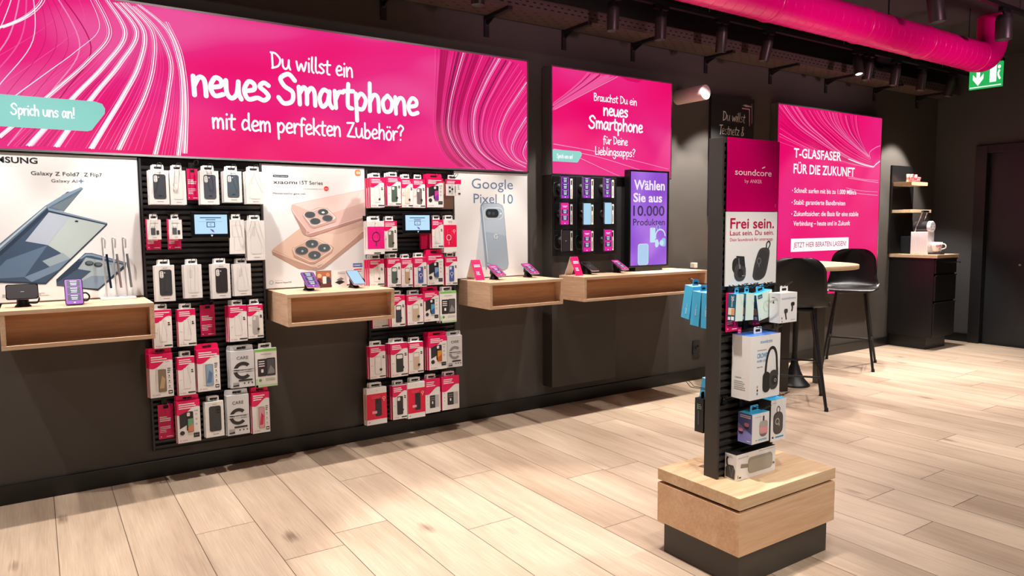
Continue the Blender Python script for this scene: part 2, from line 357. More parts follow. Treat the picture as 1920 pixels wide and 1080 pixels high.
# door in the far wall
d = B().box(9.15, 9.19, -1.62, -.56, .005, 2.19, mat('dark blue grey door', '#24262B', rough=.4)).build('door_1'); struct(d)
B().lathe([(.012,0),(.012,.012),(.007,.02)], (9.15,-.93,.93), mat('pale lock button', '#DADADA', rough=.3), 14, (-1,0,0)).build('lock', d)
FRM = mat('dark door frame', '#1E1D20', rough=.4)
struct(B().box(9.06, 9.2, -.58, -.46, 0, 2.28, FRM).box(9.06, 9.2, -1.72, -1.6, 0, 2.28, FRM).box(9.06, 9.2, -1.6, -.58, 2.19, 2.28, FRM).build('trim_1', bevel=.004))

# ------------------------------------------------------------------ overhead: cable tray, light track, duct, exit sign
TRAY = mat('galvanised tray in dark paint', '#5A4A44', rough=.5, metal=.3)
HOLE = mat('tray slots', '#080707', rough=.9)
t = thing('cable_tray', 'perforated dark cable tray running along the top of the banner wall', 'cable tray', (3,-.16,2.87))
b = B().box(-2.6, 9.0, -.29, -.03, 2.87, 2.874, TRAY).box(-2.6, 9.0, -.292, -.288, 2.87, 2.955, TRAY).box(-2.6, 9.0, -.032, -.028, 2.87, 2.955, TRAY)
a = Art(b, (0,0,2.87), (1,0,0), (0,1,0), (0,0,-1)); a2 = front(b, -.292)
for i in range(int(11.4/.06)):
    x = -2.5+i*.06
    for q in range(3 if i % 2 else 2): a.rect(x, x+.028, -.26+q*.085+(0 if i % 2 else .04), -.26+q*.085+.008+(0 if i % 2 else .04), HOLE)
    a2.rect(x, x+.03, 2.893, 2.902, HOLE); a2.rect(x+.03, x+.055, 2.922, 2.931, HOLE)
b.build('tray', t)
for x in (-1.3, -.2, .9, 1.95, 2.73, 3.42, 4.13, 5.0, 5.9, 6.8, 7.7, 8.6):
    bb = B(); bb.box(x-.018, x+.018, -.31, -.002, 2.846, 2.869, BLACK)
    bb.slab([(0,2.846),(.12,2.846),(0,2.80)], (x-.004,-.002,0), (0,-1,0), (0,0,1), (1,0,0), 0, .008, BLACK); bb.box(x-.02, x+.02, -.01, -.001, 2.73, 2.87, BLACK)
    k = bb.build('bracket', t)
    B().lathe([(.008,0),(.008,.008)], (x,-.0105,2.812), ALU, 10, (0,-1,0)).build('bolt', k)
TRACKM = mat('black light track', '#0C0C0D', rough=.35)
t = thing('light_track', 'long black ceiling light track in front of the cable tray', 'light track', (3,-.56,2.99))
B().box(-2.6, 8.7, -.578, -.542, 2.99, 3.02, TRACKM).build('rail', t)
for x in (-1, .8, 2.6, 4.4, 6.2, 8.0):
    B().tube([(x,-.56,3.02),(x,-.56,CZ-.001)], .003, ALU, 6).build('suspension_wire', t)
BODY = mat('charcoal spotlight body', '#3A3533', rough=.4, metal=.4)
LENS = glow('#FFF4EA', 9)
def track_spot(x, y, ztop, aim, label, watts, cone, group, length=.17, r=.042, blend=.3):
    t = thing('track_spotlight', label, 'spotlight', (x, y, ztop-.0), group)
    B().box(x-.07, x+.07, y-.016, y+.016, ztop-.028, ztop-.001, TRACKM).build('adapter', t)
    d = (Vector(aim)-Vector((x,y,ztop-.1))).normalized(); top = Vector((x,y,ztop-.075)) - d*.0; end = top+d*length
    bb = B(); bb.tube([(x,y,ztop-.03),(x,y,ztop-.075)], .012, BLACK, 10); bb.lathe([(r*.9,-.02),(r*.95,.03)], top, BLACK, 24, d); bb.build('joint', t)
    bb = B(); bb.lathe([(r,.012),(r,length-.003),(r*.97,length),(r*.86,length),(r*.84,length-.028),(.001,length-.03)], top, BODY, 28, d); bb.build('housing', t)
    bb = B(); bb.lathe([(r*.8,length-.026),(r*.8,length-.022)], top, LENS, 24, d); bb.build('lens', t)
    spot('spot_lamp', tuple(end+d*.004), aim, watts, cone, blend, WARM, .028, t)
    return t
lab = 'black cylinder spotlight on the long track, %s'
TS = [(-1.5,(-1.4,-.5,0),'beyond the left edge'),(-.75,(-.6,-.45,0),'over the first shelf'),(.0,(.05,-.45,0),'above the wooden shelf at the far left'),
 (.75,(.8,-.42,0),'above the left slat wall'),(1.5,(1.5,-.45,0),'above the second wooden shelf'),(2.33,(2.3,-.42,0),'cut by the photo top, above right slat wall'),
 (3.42,(3.4,-.5,0),'upright, left of two above the smaller banner'),(3.88,(3.9,-.5,0),'upright, right of two above the smaller banner'),
 (4.55,(4.85,-.1,.6),'tilted, above the right end of the longest shelf'),(5.12,(4.95,-.12,.6),'upright, above the chalkboard'),
 (6.42,(5.6,-1.5,0),'with its bright lens showing, above the tall banner'),(6.62,(6.3,-.35,0),'tilted, right of the one showing its lens'),
 (7.1,(6.8,-.35,0),'tilted, above the right half of the tall banner'),(7.6,(7.3,-.4,0),'tilted, third from the right end'),(8.22,(8.0,-.1,.6),'at the right end of the track')]
WATT = {4.55: (190, 62), 5.12: (190, 70), 8.22: (260, 76), 7.6: (170, 76)}
for x, aim, l in TS: track_spot(x, -.56, 2.99, aim, lab % l, *WATT.get(x, (110, 76)), 'spotlights on the long track')
# magenta spiral duct with an elbow up to the ceiling
DUCT = mat('magenta duct lacquer', '#E5007A', rough=.28, spec=.5)
t = thing('ventilation_duct', 'glossy magenta round ventilation duct hanging below the black ceiling', 'duct', (3,-1.3,2.72))
b = B(); DY, DZ, DR = -1.32, 2.86, .125
pts = [(-2.6,DY,DZ)]
x = -2.5
while x < 7.05: pts.append((x,DY,DZ)); x += .1
EX, ER = 7.05, .24
for k in range(0, 11): a_ = R(9*k); pts.append((EX+ER*math.sin(a_), DY, DZ+ER*(1-math.cos(a_))))
pts.append((EX+ER, DY, CZ-.001))
b.tube(pts, DR, DUCT, 36); b.build('pipe', t)
for x in (-1.5, 0, 1.5, 3.15, 4.1, 5.15, 6.05, 6.98):
    b = B(); b.lathe([(DR+.001,-.012),(DR+.006,-.008),(DR+.006,.008),(DR+.001,.012)], (x,DY,DZ), DUCT, 36, (1,0,0)); b.build('seam_ring', t)
b = B()
x = -2.4
while x < 6.9:
    b.tube([(x+.09*k/24, DY+(DR+.0005)*math.cos(2*math.pi*k/24), DZ+(DR+.0005)*math.sin(2*math.pi*k/24)) for k in range(25)], .0016, DUCT, 5); x += .09
b.build('spiral_seam', t)
for x in (-1, 1, 3.2, 4.35, 5.55, 6.85):
    B().tube([(x,DY,DZ+DR),(x,DY,CZ-.001)], .005, BLACK, 8).lathe([(.02,0),(.012,.02)], (x,DY,DZ+DR-.002), BLACK, 12).build('hanger_rod', t)
# escape sign
GREEN = glow('#1FB457', 1.0); SIGNW = glow('#F4FFF6', 1.2)
ex, ey, ez = 7.95, -1.0, 2.735
t = thing('exit_sign', 'lit green escape sign with a white arrow pointing down, behind the magenta duct', 'exit sign', (ex, ey, ez))
b = B(); b.X = Matrix.Translation((ex, ey, ez)) @ Matrix.Rotation(R(-85), 4, 'Z') @ Matrix.Scale(.72, 4, (1,0,0))
b.box(-.2, .2, -.012, .012, 0, .24, GREEN).box(-.205, .205, -.03, .03, .24, .27, BLACK)
a = Art(b, (0,-.0125,0), (1,0,0), (0,0,1), (0,-1,0)); 
a.poly([(-.112,.235),(-.068,.235),(-.068,.105),(-.025,.145),(-.025,.095),(-.09,.03),(-.155,.095),(-.155,.145),(-.112,.105)], SIGNW)
a.rect(-.19, .19, .012, .022, SIGNW); a.rrect(.05, .13, .05, .22, .005, SIGNW); a.disc(.16, .19, .018, SIGNW); a.line([(.165,.16),(.15,.12),(.175,.07)], .022, SIGNW, smooth=3)
b.build('panel', t)
B().tube([(ex,ey,ez+.27),(ex,ey,CZ-.001)], .006, BLACK, 8).build('suspension_rod', t)
# second track at the far right with two fixtures
t = thing('light_track', 'short black ceiling light track at the right edge, in front of the magenta duct', 'light track', (6.9,-1.72,3.1))
B().box(4.9, 8.9, -1.74, -1.70, 3.1, 3.13, TRACKM).build('rail', t)
for x in (5.2, 6.8, 8.5): B().tube([(x,-1.72,3.13),(x,-1.72,CZ-.001)], .004, BLACK, 6).build('suspension_wire', t)
track_spot(5.42, -1.72, 3.1, (5.7,-2.0,0), 'dark spotlight cut by the top edge of the photo, above the magenta duct', 60, 70, 'spotlights on the right track', .2, .055)
track_spot(6.52, -1.72, 3.1, (6.55,-1.75,0), 'dark spotlight in front of the bend of the magenta duct', 60, 75, 'spotlights on the right track', .17, .06)

# ------------------------------------------------------------------ wall fittings
b = B(); b.lathe([(.062,0),(.062,.3),(.058,.304)], (4.66,0,2.49), mat('blush white lacquer', '#C9AEB0', rough=.5), 30, (.02,-1,.0)); 
tag(b.build('wall_cylinder'), 'pale pink cylinder sticking out of the wall right of the smaller banner', 'wall fitting')
t = thing('power_socket', 'black wall power socket low on the wall left of the product tower', 'socket', (4.93,0,.25))
b = B().box(4.885, 4.98, -.012, 0, .235, .36, mat('black socket', '#1B1B1D', rough=.35)); b.build('cover_plate', t, bevel=.003)
B().lathe([(.022,0),(.024,.004),(.02,.004),(.018,.001)], (4.933,-.012,.30), RUBBER, 24, (0,-1,0)).build('socket_well', t)
b = B().box(4.845, 4.885, -.05, 0, 1.02, 1.065, mat('cream plastic', '#E2D6C2', rough=.5)); tag(b.build('wall_sensor', bevel=.003), 'small cream box on the wall behind the tower, right of the longest shelf', 'wall box')

# ------------------------------------------------------------------ backlit fabric banners
def banner_mat(key, cols, sx=.9, sz=1.8, strength=EM, seed=0):
    m = bpy.data.materials.new(key); m.use_nodes = True; nt = m.node_tree; b = nt.nodes['Principled BSDF']; N = nt.nodes.new; L = nt.links.new
    tc = N('ShaderNodeTexCoord'); mp = N('ShaderNodeMapping'); mp.inputs['Scale'].default_value = (sx, 1, sz); mp.inputs['Location'].default_value = (seed, 0, seed*.7); mp.inputs['Rotation'].default_value = (0, R(28), 0)
    n = N('ShaderNodeTexNoise'); n.inputs['Scale'].default_value = 1; n.inputs['Detail'].default_value = 1.0; n.inputs['Distortion'].default_value = .6
    L(tc.outputs['Object'], mp.inputs[0]); L(mp.outputs[0], n.inputs[0])
    cr = N('ShaderNodeValToRGB'); el = cr.color_ramp.elements
    el[0].position = .3; el[0].color = srgb(cols[0]); el[1].position = .7; el[1].color = srgb(cols[-1])
    for i, c in enumerate(cols[1:-1]): e = el.new(.3+.4*(i+1)/(len(cols)-1)); e.color = srgb(c)
    L(n.outputs[0], cr.inputs[0]); L(cr.outputs[0], b.inputs['Emission Color']); b.inputs['Emission Strength'].default_value = strength
    b.inputs['Base Color'].default_value = (.02,.005,.01,1); b.inputs['Roughness'].default_value = .5; b.inputs['Specular IOR Level'].default_value = .2
    return m
WG = glow('#FFFFFF', 1.0); S1 = glow('#FFE3F0'); S2 = glow('#FB8DBE'); S3 = glow('#F55AA2'); SD = glow('#B8005A'); SDD = glow('#86104F'); MINT = glow('#8FD8CE'); MINT2 = glow('#B4E5DE')
def frame_of(t, x0, x1, z0, z1, yf, yb, w=.008):
    b = B(); b.box(x0, x1, yb-.004, yb, z0, z1, ALU)
    b.box(x0-.003, x0+w, yf, yb, z0, z1, ALU).box(x1-w, x1+.003, yf, yb, z0, z1, ALU).box(x0, x1, yf, yb, z0-.003, z0+w, ALU).box(x0, x1, yf, yb, z1-w, z1+.003, ALU)
    return b.build('frame', t)
def between(c1, c2, t): return [(a[0]+(b[0]-a[0])*t, a[1]+(b[1]-a[1])*t) for a, b in zip(c1, c2)]
def resample(c, n=6):
    p = smooth_path(c, 8); L = [0]
    for i in range(1, len(p)): L.append(L[-1]+math.hypot(p[i][0]-p[i-1][0], p[i][1]-p[i-1][1]))
    out = []
    for k in range(n):
        s = L[-1]*k/(n-1); i = max(j for j in range(len(L)) if L[j] <= s+1e-9); i = min(i, len(p)-2); f = (s-L[i])/((L[i+1]-L[i]) or 1)
        out.append((p[i][0]+(p[i+1][0]-p[i][0])*f, p[i][1]+(p[i+1][1]-p[i][1])*f))
    return out
def clip_path(p, x0, x1, z0, z1):
    q = smooth_path(p, 8); run = []; best = []
    for u, v in q:
        if x0 < u < x1 and z0 < v < z1: run.append((u, v)); best = run if len(run) > len(best) else best
        else: run = []
    return best
def tagshape(a, u0, u1, v0, v1, mt, l):
    w = v1-v0
    a.poly([(u0,v0),(u1-.55*w,v0),(u1-.42*w,v0+.05*w),(u1-.02*w,v0+.62*w),(u1,v0+.78*w),(u1-.08*w,v1-.06*w),(u1-.3*w,v1),(u0,v1)], mt, l)
# big banner
BX0, BX1, BZ0, BZ1 = -.62, 3.06, 1.793, 2.6
t = thing('light_box_banner', 'very wide magenta backlit banner with white brush lettering above the slat walls', 'banner', ((BX0+BX1)/2, -.04, BZ0), 'backlit magenta banners')
frame_of(t, BX0, BX1, BZ0, BZ1, -.042, -.001)
b = B(); a = front(b, -.038)
a.rect(BX0+.006, BX1-.006, BZ0+.006, BZ1-.006, banner_mat('big banner print', ['#F3006A', '#F21878', '#EF2683', '#F2559E'], .9, 1.6, seed=2.3), 0)
O = 1.79
left = [[(-.081,.593),(.005,.644),(.069,.704),(.099,.752),(.11,.81)], [(-.15,.16),(-.033,.275),(.109,.406),(.236,.524),(.32,.617),(.353,.682),(.339,.739),(.3,.81)],
 [(-.12,.06),(.089,.272),(.259,.452),(.358,.57),(.393,.665),(.379,.738),(.329,.80)], [(-.02,.0),(.198,.275),(.317,.414),(.404,.538),(.465,.66),(.455,.742),(.382,.80)],
 [(.1,.0),(.276,.274),(.391,.422),(.466,.553),(.513,.652),(.502,.727),(.41,.803)], [(.256,.0),(.381,.222),(.488,.417),(.541,.571),(.537,.709),(.437,.807)],
 [(.385,.0),(.493,.231),(.565,.394),(.595,.578),(.572,.714),(.471,.80)], [(.569,.0),(.631,.242),(.67,.469),(.661,.586),(.6,.695),(.479,.81)],
 [(.687,.0),(.721,.25),(.722,.458),(.698,.599),(.638,.724),(.527,.80)], [(.721,.0),(.742,.3),(.735,.5),(.701,.654),(.66,.73)]]
left = [resample([(u, v+O) for u, v in c]) for c in left]
rr = random.Random(11)
inb = lambda c: clip_path(c, BX0+.008, BX1-.008, BZ0+.01, BZ1-.01)
for i in range(len(left)-1):
    n = 3 if i in (0,) else 7
    for k in range(n):
        t_ = (k+rr.uniform(-.3, .3))/n; c = inb(between(left[i], left[i+1], max(0, t_)))
        if len(c) > 3: a.line(c, rr.choice([.0015,.0015,.002,.003]), rr.choice([S2,S3,S3,SD,S3]), 1+.06*k, smooth=0, taper=(1.4,.4))
for i, c in enumerate(left):
    for dx, w, mt in ((0,.006,WG),(.011,.004,S1),(-.009,.002,S1)) if i not in (1,) else ((0,.004,S1),):
        q = inb([(u+dx, v) for u, v in c])
        if len(q) > 3: a.line(q, w*(1.5 if i in (3,4,5) else 1), mt, 2.2, smooth=0, taper=(1.5,.5))
# streaks further left, outside the photograph
for k in range(14):
    c = inb([(-.7+.05*k+.0*k, O), (-.55+.055*k, O+.3), (-.35+.05*k, O+.55), (-.1+.02*k, O+.82)])
    if len(c) > 3: a.line(c, rr.choice([.002,.004,.006]), rr.choice([S2,S3,S1,SD]), 1.1+.03*k, smooth=0)
right = [[(2.30,.80),(2.29,.5),(2.28,.3),(2.33,.12),(2.5,-.005)], [(2.521,.80),(2.427,.51),(2.394,.292),(2.451,.142),(2.647,-.005)], [(2.66,.80),(2.54,.52),(2.49,.31),(2.52,.17),(2.70,.02)], [(2.814,.797),(2.654,.532),(2.589,.332),(2.603,.203),(2.742,.065),(3.054,.009)],
 [(2.98,.78),(2.77,.48),(2.70,.29),(2.74,.155),(2.9,.05),(3.054,.02)],[(3.058,.665),(2.874,.42),(2.808,.241),(2.888,.112),(3.054,.037)], [(3.057,.421),(2.938,.25),(2.921,.127),(3.054,.065)], [(3.056,.243),(3.013,.145),(3.055,.078)]]
right = [resample([(u, v+O) for u, v in c]) for c in right]
for i in range(len(right)-1):
    n = 12 if i < 3 else 9
    for k in range(n):
        c = inb(between(right[i], right[i+1], (k+rr.uniform(0,.6))/n))
        if len(c) > 3: a.line(c, rr.choice([.002,.003,.006,.010,.014]) if i < 4 else rr.choice([.002,.003]), rr.choice([SD,SDD,SD,SD,S3] if i < 4 else [S3,S3,SD,S2]), 1+.05*k, smooth=0, taper=(1.2,.5))
for i in (1, 3, 5, 6, 7):
    for dx, w, mt in ((0,.0045,S1),(.014,.0025,S2)):
        c = inb([(u+dx, v) for u, v in right[i]])
        if len(c) > 3: a.line(c, w, mt, 2.2, smooth=0, taper=(1.3,.5))
tagshape(a, BX0+.35, .348, O+.117, O+.273, MINT, 4)
a.hand('Sprich uns an!', -.06, O+.179, .033, WG, .272, .22, 5)
a.hand('Du willst ein', 1.215, O+.548, .058, WG, .51, .2, 5, .03)
a.hand('neues', .78, O+.352, .105, WG, .43, .25, 5, .03); a.hand('Smartphone', 1.252, O+.35, .107, WG, .925, .25, 5, .03)
a.hand('mit dem perfekten Zubehör?', .876, O+.176, .06, WG, 1.19, .2, 5, .03)
b.build('printed_fabric', t)
# smaller banner over the phone wall
CX0, CX1, CZ0, CZ1 = 3.216, 4.463, 1.783, 2.57
t = thing('light_box_banner', 'nearly square magenta backlit banner above the wall of nine phones', 'banner', ((CX0+CX1)/2, -.12, CZ0), 'backlit magenta banners')
frame_of(t, CX0, CX1, CZ0, CZ1, -.122, -.001, .006)
b = B(); a = front(b, -.118); a.rect(CX0+.005, CX1-.005, CZ0+.005, CZ1-.005, banner_mat('small banner print', ['#F3006A', '#F21878', '#EF2683', '#F03C8E'], 1.0, 1.4, seed=5.1), 0)
inb = lambda c: clip_path(c, CX0+.007, CX1-.007, CZ0+.008, CZ1-.008)
e0 = resample([(3.0,O+.36),(3.219,O+.50),(3.447,O+.66),(3.6,O+.8)]); e1 = resample([(3.05,O+.38),(3.219,O+.454),(3.506,O+.596),(3.875,O+.776),(4.0,O+.84)])
for k in range(22):
    c = inb(between(e0, e1, k/22))
    if len(c) > 3: a.line(c, rr.choice([.004,.007,.010]), rr.choice([SD,S3,S3,SD,S3]), 1+.05*k, smooth=0)
c = inb(e1); a.line(c, .006, S2, 2.4, smooth=0)
a.poly([(3.888,O+.772),(4.137,O+.774),(4.08,O+.745),(3.97,O+.75)], glow('#DB0062'), 1)
for pts in ([(3.2,.217),(3.628,.182),(4.011,.135),(4.47,.07)], [(3.2,.18),(3.628,.145),(4.092,.06),(4.2,.03)], [(3.40,.154),(3.483,.124),(3.829,.017),(3.9,0)]):
    c = inb([(u, v+O) for u, v in pts]); a.line(c, .006, S2, 2, smooth=0, taper=(1,.6))
tagshape(a, CX0+.006, 3.502, O+.088, O+.174, MINT, 4); a.hand('Sprich uns an!', 3.263, O+.114, .019, WG, .152, .22, 5)
a.hand('Brauchst Du ein', 3.62, O+.565, .036, WG, .452, .2, 5, .03); a.hand('neues', 3.719, O+.463, .055, WG, .258, .25, 5, .03)
a.hand('Smartphone', 3.572, O+.355, .058, WG, .568, .25, 5, .03); a.hand('für Deine', 3.717, O+.244, .038, WG, .258, .2, 5, .03); a.hand('Lieblingsapps?', 3.634, O+.157, .038, WG, .425, .2, 5, .03)
b.build('printed_fabric', t)
# tall banner behind the counter table
TX0, TX1, TZ0, TZ1 = 5.93, 7.75, .67, 2.548
t = thing('light_box_banner', 'tall magenta backlit banner with white bullet list behind the bar chairs', 'banner', ((TX0+TX1)/2, -.05, TZ0), 'backlit magenta banners')
frame_of(t, TX0, TX1, TZ0, TZ1, -.08, -.001)
b = B(); a = front(b, -.077); a.rect(TX0+.007, TX1-.007, TZ0+.007, TZ1-.007, banner_mat('tall banner print', ['#EE0068', '#F0086E', '#F21878', '#EE2A86'], .8, 1.1, seed=9.2), 0)
inb = lambda c: clip_path(c, TX0+.01, TX1-.01, TZ0+.01, TZ1-.01)
tr = [[(5.85,2.2),(6.0,2.19),(6.411,2.106),(7.014,2.03),(7.61,2.0)],[(5.9,2.6),(6.015,2.519),(6.271,2.343),(6.67,2.213),(7.126,2.076),(7.61,2.017)],[(6.15,2.6),(6.212,2.543),(6.397,2.398),(6.723,2.248),(7.125,2.093),(7.61,2.017)],[(6.55,2.6),(6.6,2.538),(6.769,2.409),(7.115,2.255),(7.511,2.111)],
 [(6.8,2.6),(6.817,2.54),(6.937,2.389),(7.234,2.229),(7.526,2.12)],[(7.04,2.6),(7.057,2.527),(7.138,2.371),(7.353,2.22),(7.526,2.12)],[(7.3,2.6),(7.3,2.45),(7.36,2.3),(7.44,2.2),(7.53,2.12)]]
tr = [resample(c) for c in tr]
for i in range(len(tr)-1):
    for k in range(9):
        c = inb(between(tr[i], tr[i+1], (k+rr.uniform(0,.5))/9))
        if len(c) > 3: a.line(c, rr.choice([.003,.004,.007]), rr.choice([SD,S3,SD,S3,S2]), 1+.05*k, smooth=0, taper=(1.2,.6))
for i in (2,3,4,5): a.line(inb(tr[i]), .006, S2, 2, smooth=0, taper=(.6,1.2))
for pts, w in (([(7.126,2.076),(7.4,2.03),(7.61,2.013)],.012), ([(7.61,2.013),(7.67,2.05),(7.74,2.083)],.013), ([(7.543,2.095),(7.523,2.162),(7.628,2.218),(7.74,2.25)],.009), ([(7.137,1.88),(7.405,1.863),(7.74,1.846)],.008), ([(7.1,1.90),(7.4,1.875),(7.74,1.87)],.006), ([(7.03,1.745),(7.384,1.719),(7.74,1.709)],.007), ([(7.1,1.775),(7.4,1.75),(7.74,1.745)],.006)):
    a.line(inb(pts), w, S1 if w > .01 else S2, 2.2, smooth=0)
a.text('T-GLASFASER', 6.196, 2.05, .093, WG, .80, bold=.018, l=4); a.text('FÜR DIE ZUKUNFT', 6.196, 1.897, .096, WG, 1.055, bold=.018, l=4)
for z, st, w in ((1.709,'Schnell: surfen mit bis zu 1.000 MBit/s',1.077),(1.593,'Stabil: garantierte Bandbreiten',.88),(1.481,'Zukunftssicher: die Basis für eine stabile',1.132),(1.385,'Verbindung – heute und in Zukunft',.98)):
    a.text(st, 6.216, z, .05, WG, w, bold=.008, l=4)
for z in (1.729, 1.613, 1.501): a.disc(6.187, z, .007, WG, 4, 10)
a.rect(6.185, 7.18, 1.128, 1.258, WG, 4); a.text('JETZT HIER BERATEN LASSEN!', 6.226, 1.17, .053, glow('#C2005A'), .91, bold=.006, l=6)
b.build('printed_fabric', t)

# ------------------------------------------------------------------ product posters between the slat walls
PAPER = mat('poster paper', '#E9E9EA', rough=.4, spec=.4)
def pst(x0, x1, z0, z1, label):
    t = thing('poster', label, 'poster', ((x0+x1)/2, -.03, z0), 'phone posters behind the shelves')
    B().box(x0, x1, -.03, -.002, z0, z1, mat('poster board edge', '#8C8F94', rough=.5)).build('backing_board', t, bevel=.001)
    b = B(); a = front(b, -.0305); a.rect(x0+.004, x1-.004, z0+.004, z1-.004, PAPER, 0); return t, b, a
def zp(pts, z=1.03): return [(u, v+z) for u, v in pts]
DK = ink('#23262C')
t, b, a = pst(-.62, .487, 1.034, 1.785, 'white phone poster with a blue folding phone, above the far left shelf')
BL1, BL2, BL3, BL4, BL5 = ink('#7F97AE'), ink('#3F536C'), ink('#B8C6CC'), ink('#5D7590'), ink('#2C3B50')
a.text('SAMSUNG', -.195, 1.732, .03, DK, .232, bold=.025); a.text('Galaxy Z Fold7', .006, 1.675, .02, DK, .21, bold=.006); a.rect(.2245,.2258,1.668,1.702,ink('#9A9DA3')); a.text('Z Flip7', .235, 1.675, .02, DK, .082, bold=.006)
a.text('Galaxy AI', .09, 1.641, .0165, ink('#4A4E55'), .114); a.poly([(.221,1.665),(.225,1.654),(.237,1.65),(.225,1.646),(.221,1.635),(.217,1.646),(.205,1.65),(.217,1.654)], ink('#6B8CA8'))
a.poly(zp([(.059,.492),(.129,.541),(.218,.589),(.228,.581),(.137,.463),(.067,.478)]), ink('#5F7488'), 1); a.poly(zp([(.085,.486),(.2,.55),(.137,.463)]), ink('#6E7E88'), 2)
a.poly(zp([(.059,.492),(.129,.541),(.137,.549),(.22,.589),(.228,.583),(.068,.48)]), BL1, 3); a.poly(zp([(.135,.545),(.157,.564),(.168,.564),(.15,.55)]), BL2, 2)
a.poly(zp([(.059,.492),(.068,.478),(-.40,-.0+.0),(-.43,.03)]), BL4, 2); a.poly(zp([(.061,.489),(.064,.484),(-.41,.01),(-.42,.02)]), BL3, 3)
a.poly(zp([(.067,.48),(.329,.403),(.329,.393),(.039,.09),(-.26,.118),(-.35,.05)]), BL5, 3); a.poly(zp([(.067,.48),(.329,.403),(.325,.398),(.07,.468)]), BL1, 4)
a.poly(zp([(.071,.458),(.32,.393),(.039,.099),(-.24,.124),(-.30,.08)]), BL2, 4); a.poly(zp([(.071,.458),(.32,.393),(.153,.219),(.057,.291),(-.036,.312)]), ink('#B4C3C4'), 5); a.poly(zp([(.071,.458),(.16,.435),(.057,.291),(-.036,.312)]), ink('#AEBACB'), 6)
a.poly(zp([(-.049,.132),(.153,.219),(.10,.163),(-.02,.105)]), ink('#7189A4'), 5); a.poly(zp([(-.12,.22),(.057,.291),(-.049,.132),(-.2,.128)]), BL4, 5); a.poly(zp([(.12,.25),(.153,.219),(.06,.18),(.03,.21)]), ink('#97A9B5'), 5.5)
a.disc(.19, 1.442, .008, DK, 7, 14, .0045)
a.poly(zp([(.085,.113),(.22,.246),(.251,.245),(.409,.189),(.405,.164),(.269,.044),(.085,.081)]), BL5, 2); a.poly(zp([(.19,.214),(.222,.242),(.251,.241),(.404,.188),(.39,.178),(.24,.222)]), BL1, 3); a.poly(zp([(.18,.2),(.225,.232),(.25,.23),(.397,.183),(.37,.176),(.235,.21)]), BL2, 4)
a.poly(zp([(.087,.097),(.183,.164),(.222,.223),(.397,.177),(.269,.055),(.087,.083)]), ink('#9FB0B8'), 5); a.poly(zp([(.087,.097),(.183,.164),(.243,.15),(.159,.077),(.087,.083)]), BL2, 6); a.poly(zp([(.159,.077),(.243,.125),(.33,.12),(.269,.055)]), ink('#7D93A8'), 6)
for cx, cz in ((.236,.192),(.276,.183)): a.disc(cx, cz+1.03, .02, ink('#2F3943'), 7, 20, .013); a.disc(cx+.002, cz+1.033, .015, ink('#5A6A6E'), 8, 18, .009)
a.disc(.304, 1.208, .006, ink('#E8EDE8'), 7, 12, .005)
a.lines(-.146, .124, 1.075, .006, 3, .0025, ink('#9B9DA0'), 2, 4)
b.build('print', t)
t, b, a = pst(1.139, 1.785, 1.034, 1.78, 'white phone poster with two rose gold camera phones, between the two slat walls')
RG1, RG2, RG3, RG4 = ink('#EAD0CA'), ink('#D3B1A4'), ink('#DFC0B0'), ink('#BB9886'); LN = ink('#4C5458'); LNI = ink('#6E787B')
a.rrect(1.204, 1.297, 1.702, 1.717, .007, ink('#2C3440'), 1); a.text('Xiaomi HyperAI', 1.21, 1.7065, .006, ink('#E8EAEE'), .08, bold=.01, l=3)
a.text('xıaomı', 1.204, 1.664, .023, DK, .144, bold=.01); a.text('15T Series', 1.363, 1.664, .023, DK, .144, bold=.002)
a.text('CO-ENGINEERED WITH', 1.386, 1.634, .006, ink('#8A8D92'), .124); a.disc(1.529, 1.641, .0155, ink('#E23A36')); a.text('Leica', 1.529, 1.637, .008, ink('#FFFFFF'), .02, align='C', l=3)
a.text('Meisterwerke ganz nah.', 1.201, 1.6015, .0115, DK, .2)
a.rrect(1.719, 1.758, 1.726, 1.765, .013, ink('#F0803C')); 
for x in (1.729, 1.736, 1.743): a.rect(x, x+.003, 1.737, 1.752, ink('#FFFFFF'), 3)
a.rect(1.729, 1.746, 1.751, 1.754, ink('#FFFFFF'), 3); a.rect(1.749, 1.752, 1.737, 1.754, ink('#FFFFFF'), 3)
a.poly(zp([(1.181,.233),(1.193,.247),(1.359,.369),(1.43,.39),(1.779,.47),(1.779,.325),(1.5,.116),(1.449,.109),(1.341,.118),(1.187,.209)]), RG3, 1)
a.poly(zp([(1.181,.233),(1.187,.209),(1.341,.121),(1.399,.109),(1.449,.105),(1.499,.112),(1.779,.315),(1.779,.36),(1.5,.146),(1.45,.131),(1.4,.14),(1.192,.238)]), RG4, 2)
a.line(zp([(1.183,.234),(1.4,.14),(1.45,.129),(1.5,.144),(1.779,.358)]), .005, RG1, 3); a.poly(zp([(1.36,.34),(1.42,.37),(1.779,.45),(1.779,.38),(1.6,.33)]), RG2, 1.5)
a.poly(zp([(1.304,.235),(1.31,.252),(1.395,.298),(1.42,.305),(1.455,.305),(1.55,.258),(1.566,.243),(1.554,.213),(1.44,.146),(1.41,.148),(1.314,.19)]), RG4, 4); a.poly(zp([(1.308,.242),(1.318,.256),(1.405,.299),(1.455,.301),(1.546,.255),(1.558,.24),(1.545,.222),(1.44,.160),(1.41,.160),(1.318,.206)]), RG1, 5); a.poly(zp([(1.314,.243),(1.32,.253),(1.407,.294),(1.453,.296),(1.54,.252),(1.55,.24),(1.54,.225),(1.438,.166),(1.412,.166),(1.322,.21)]), ink('#CBA593'), 6)
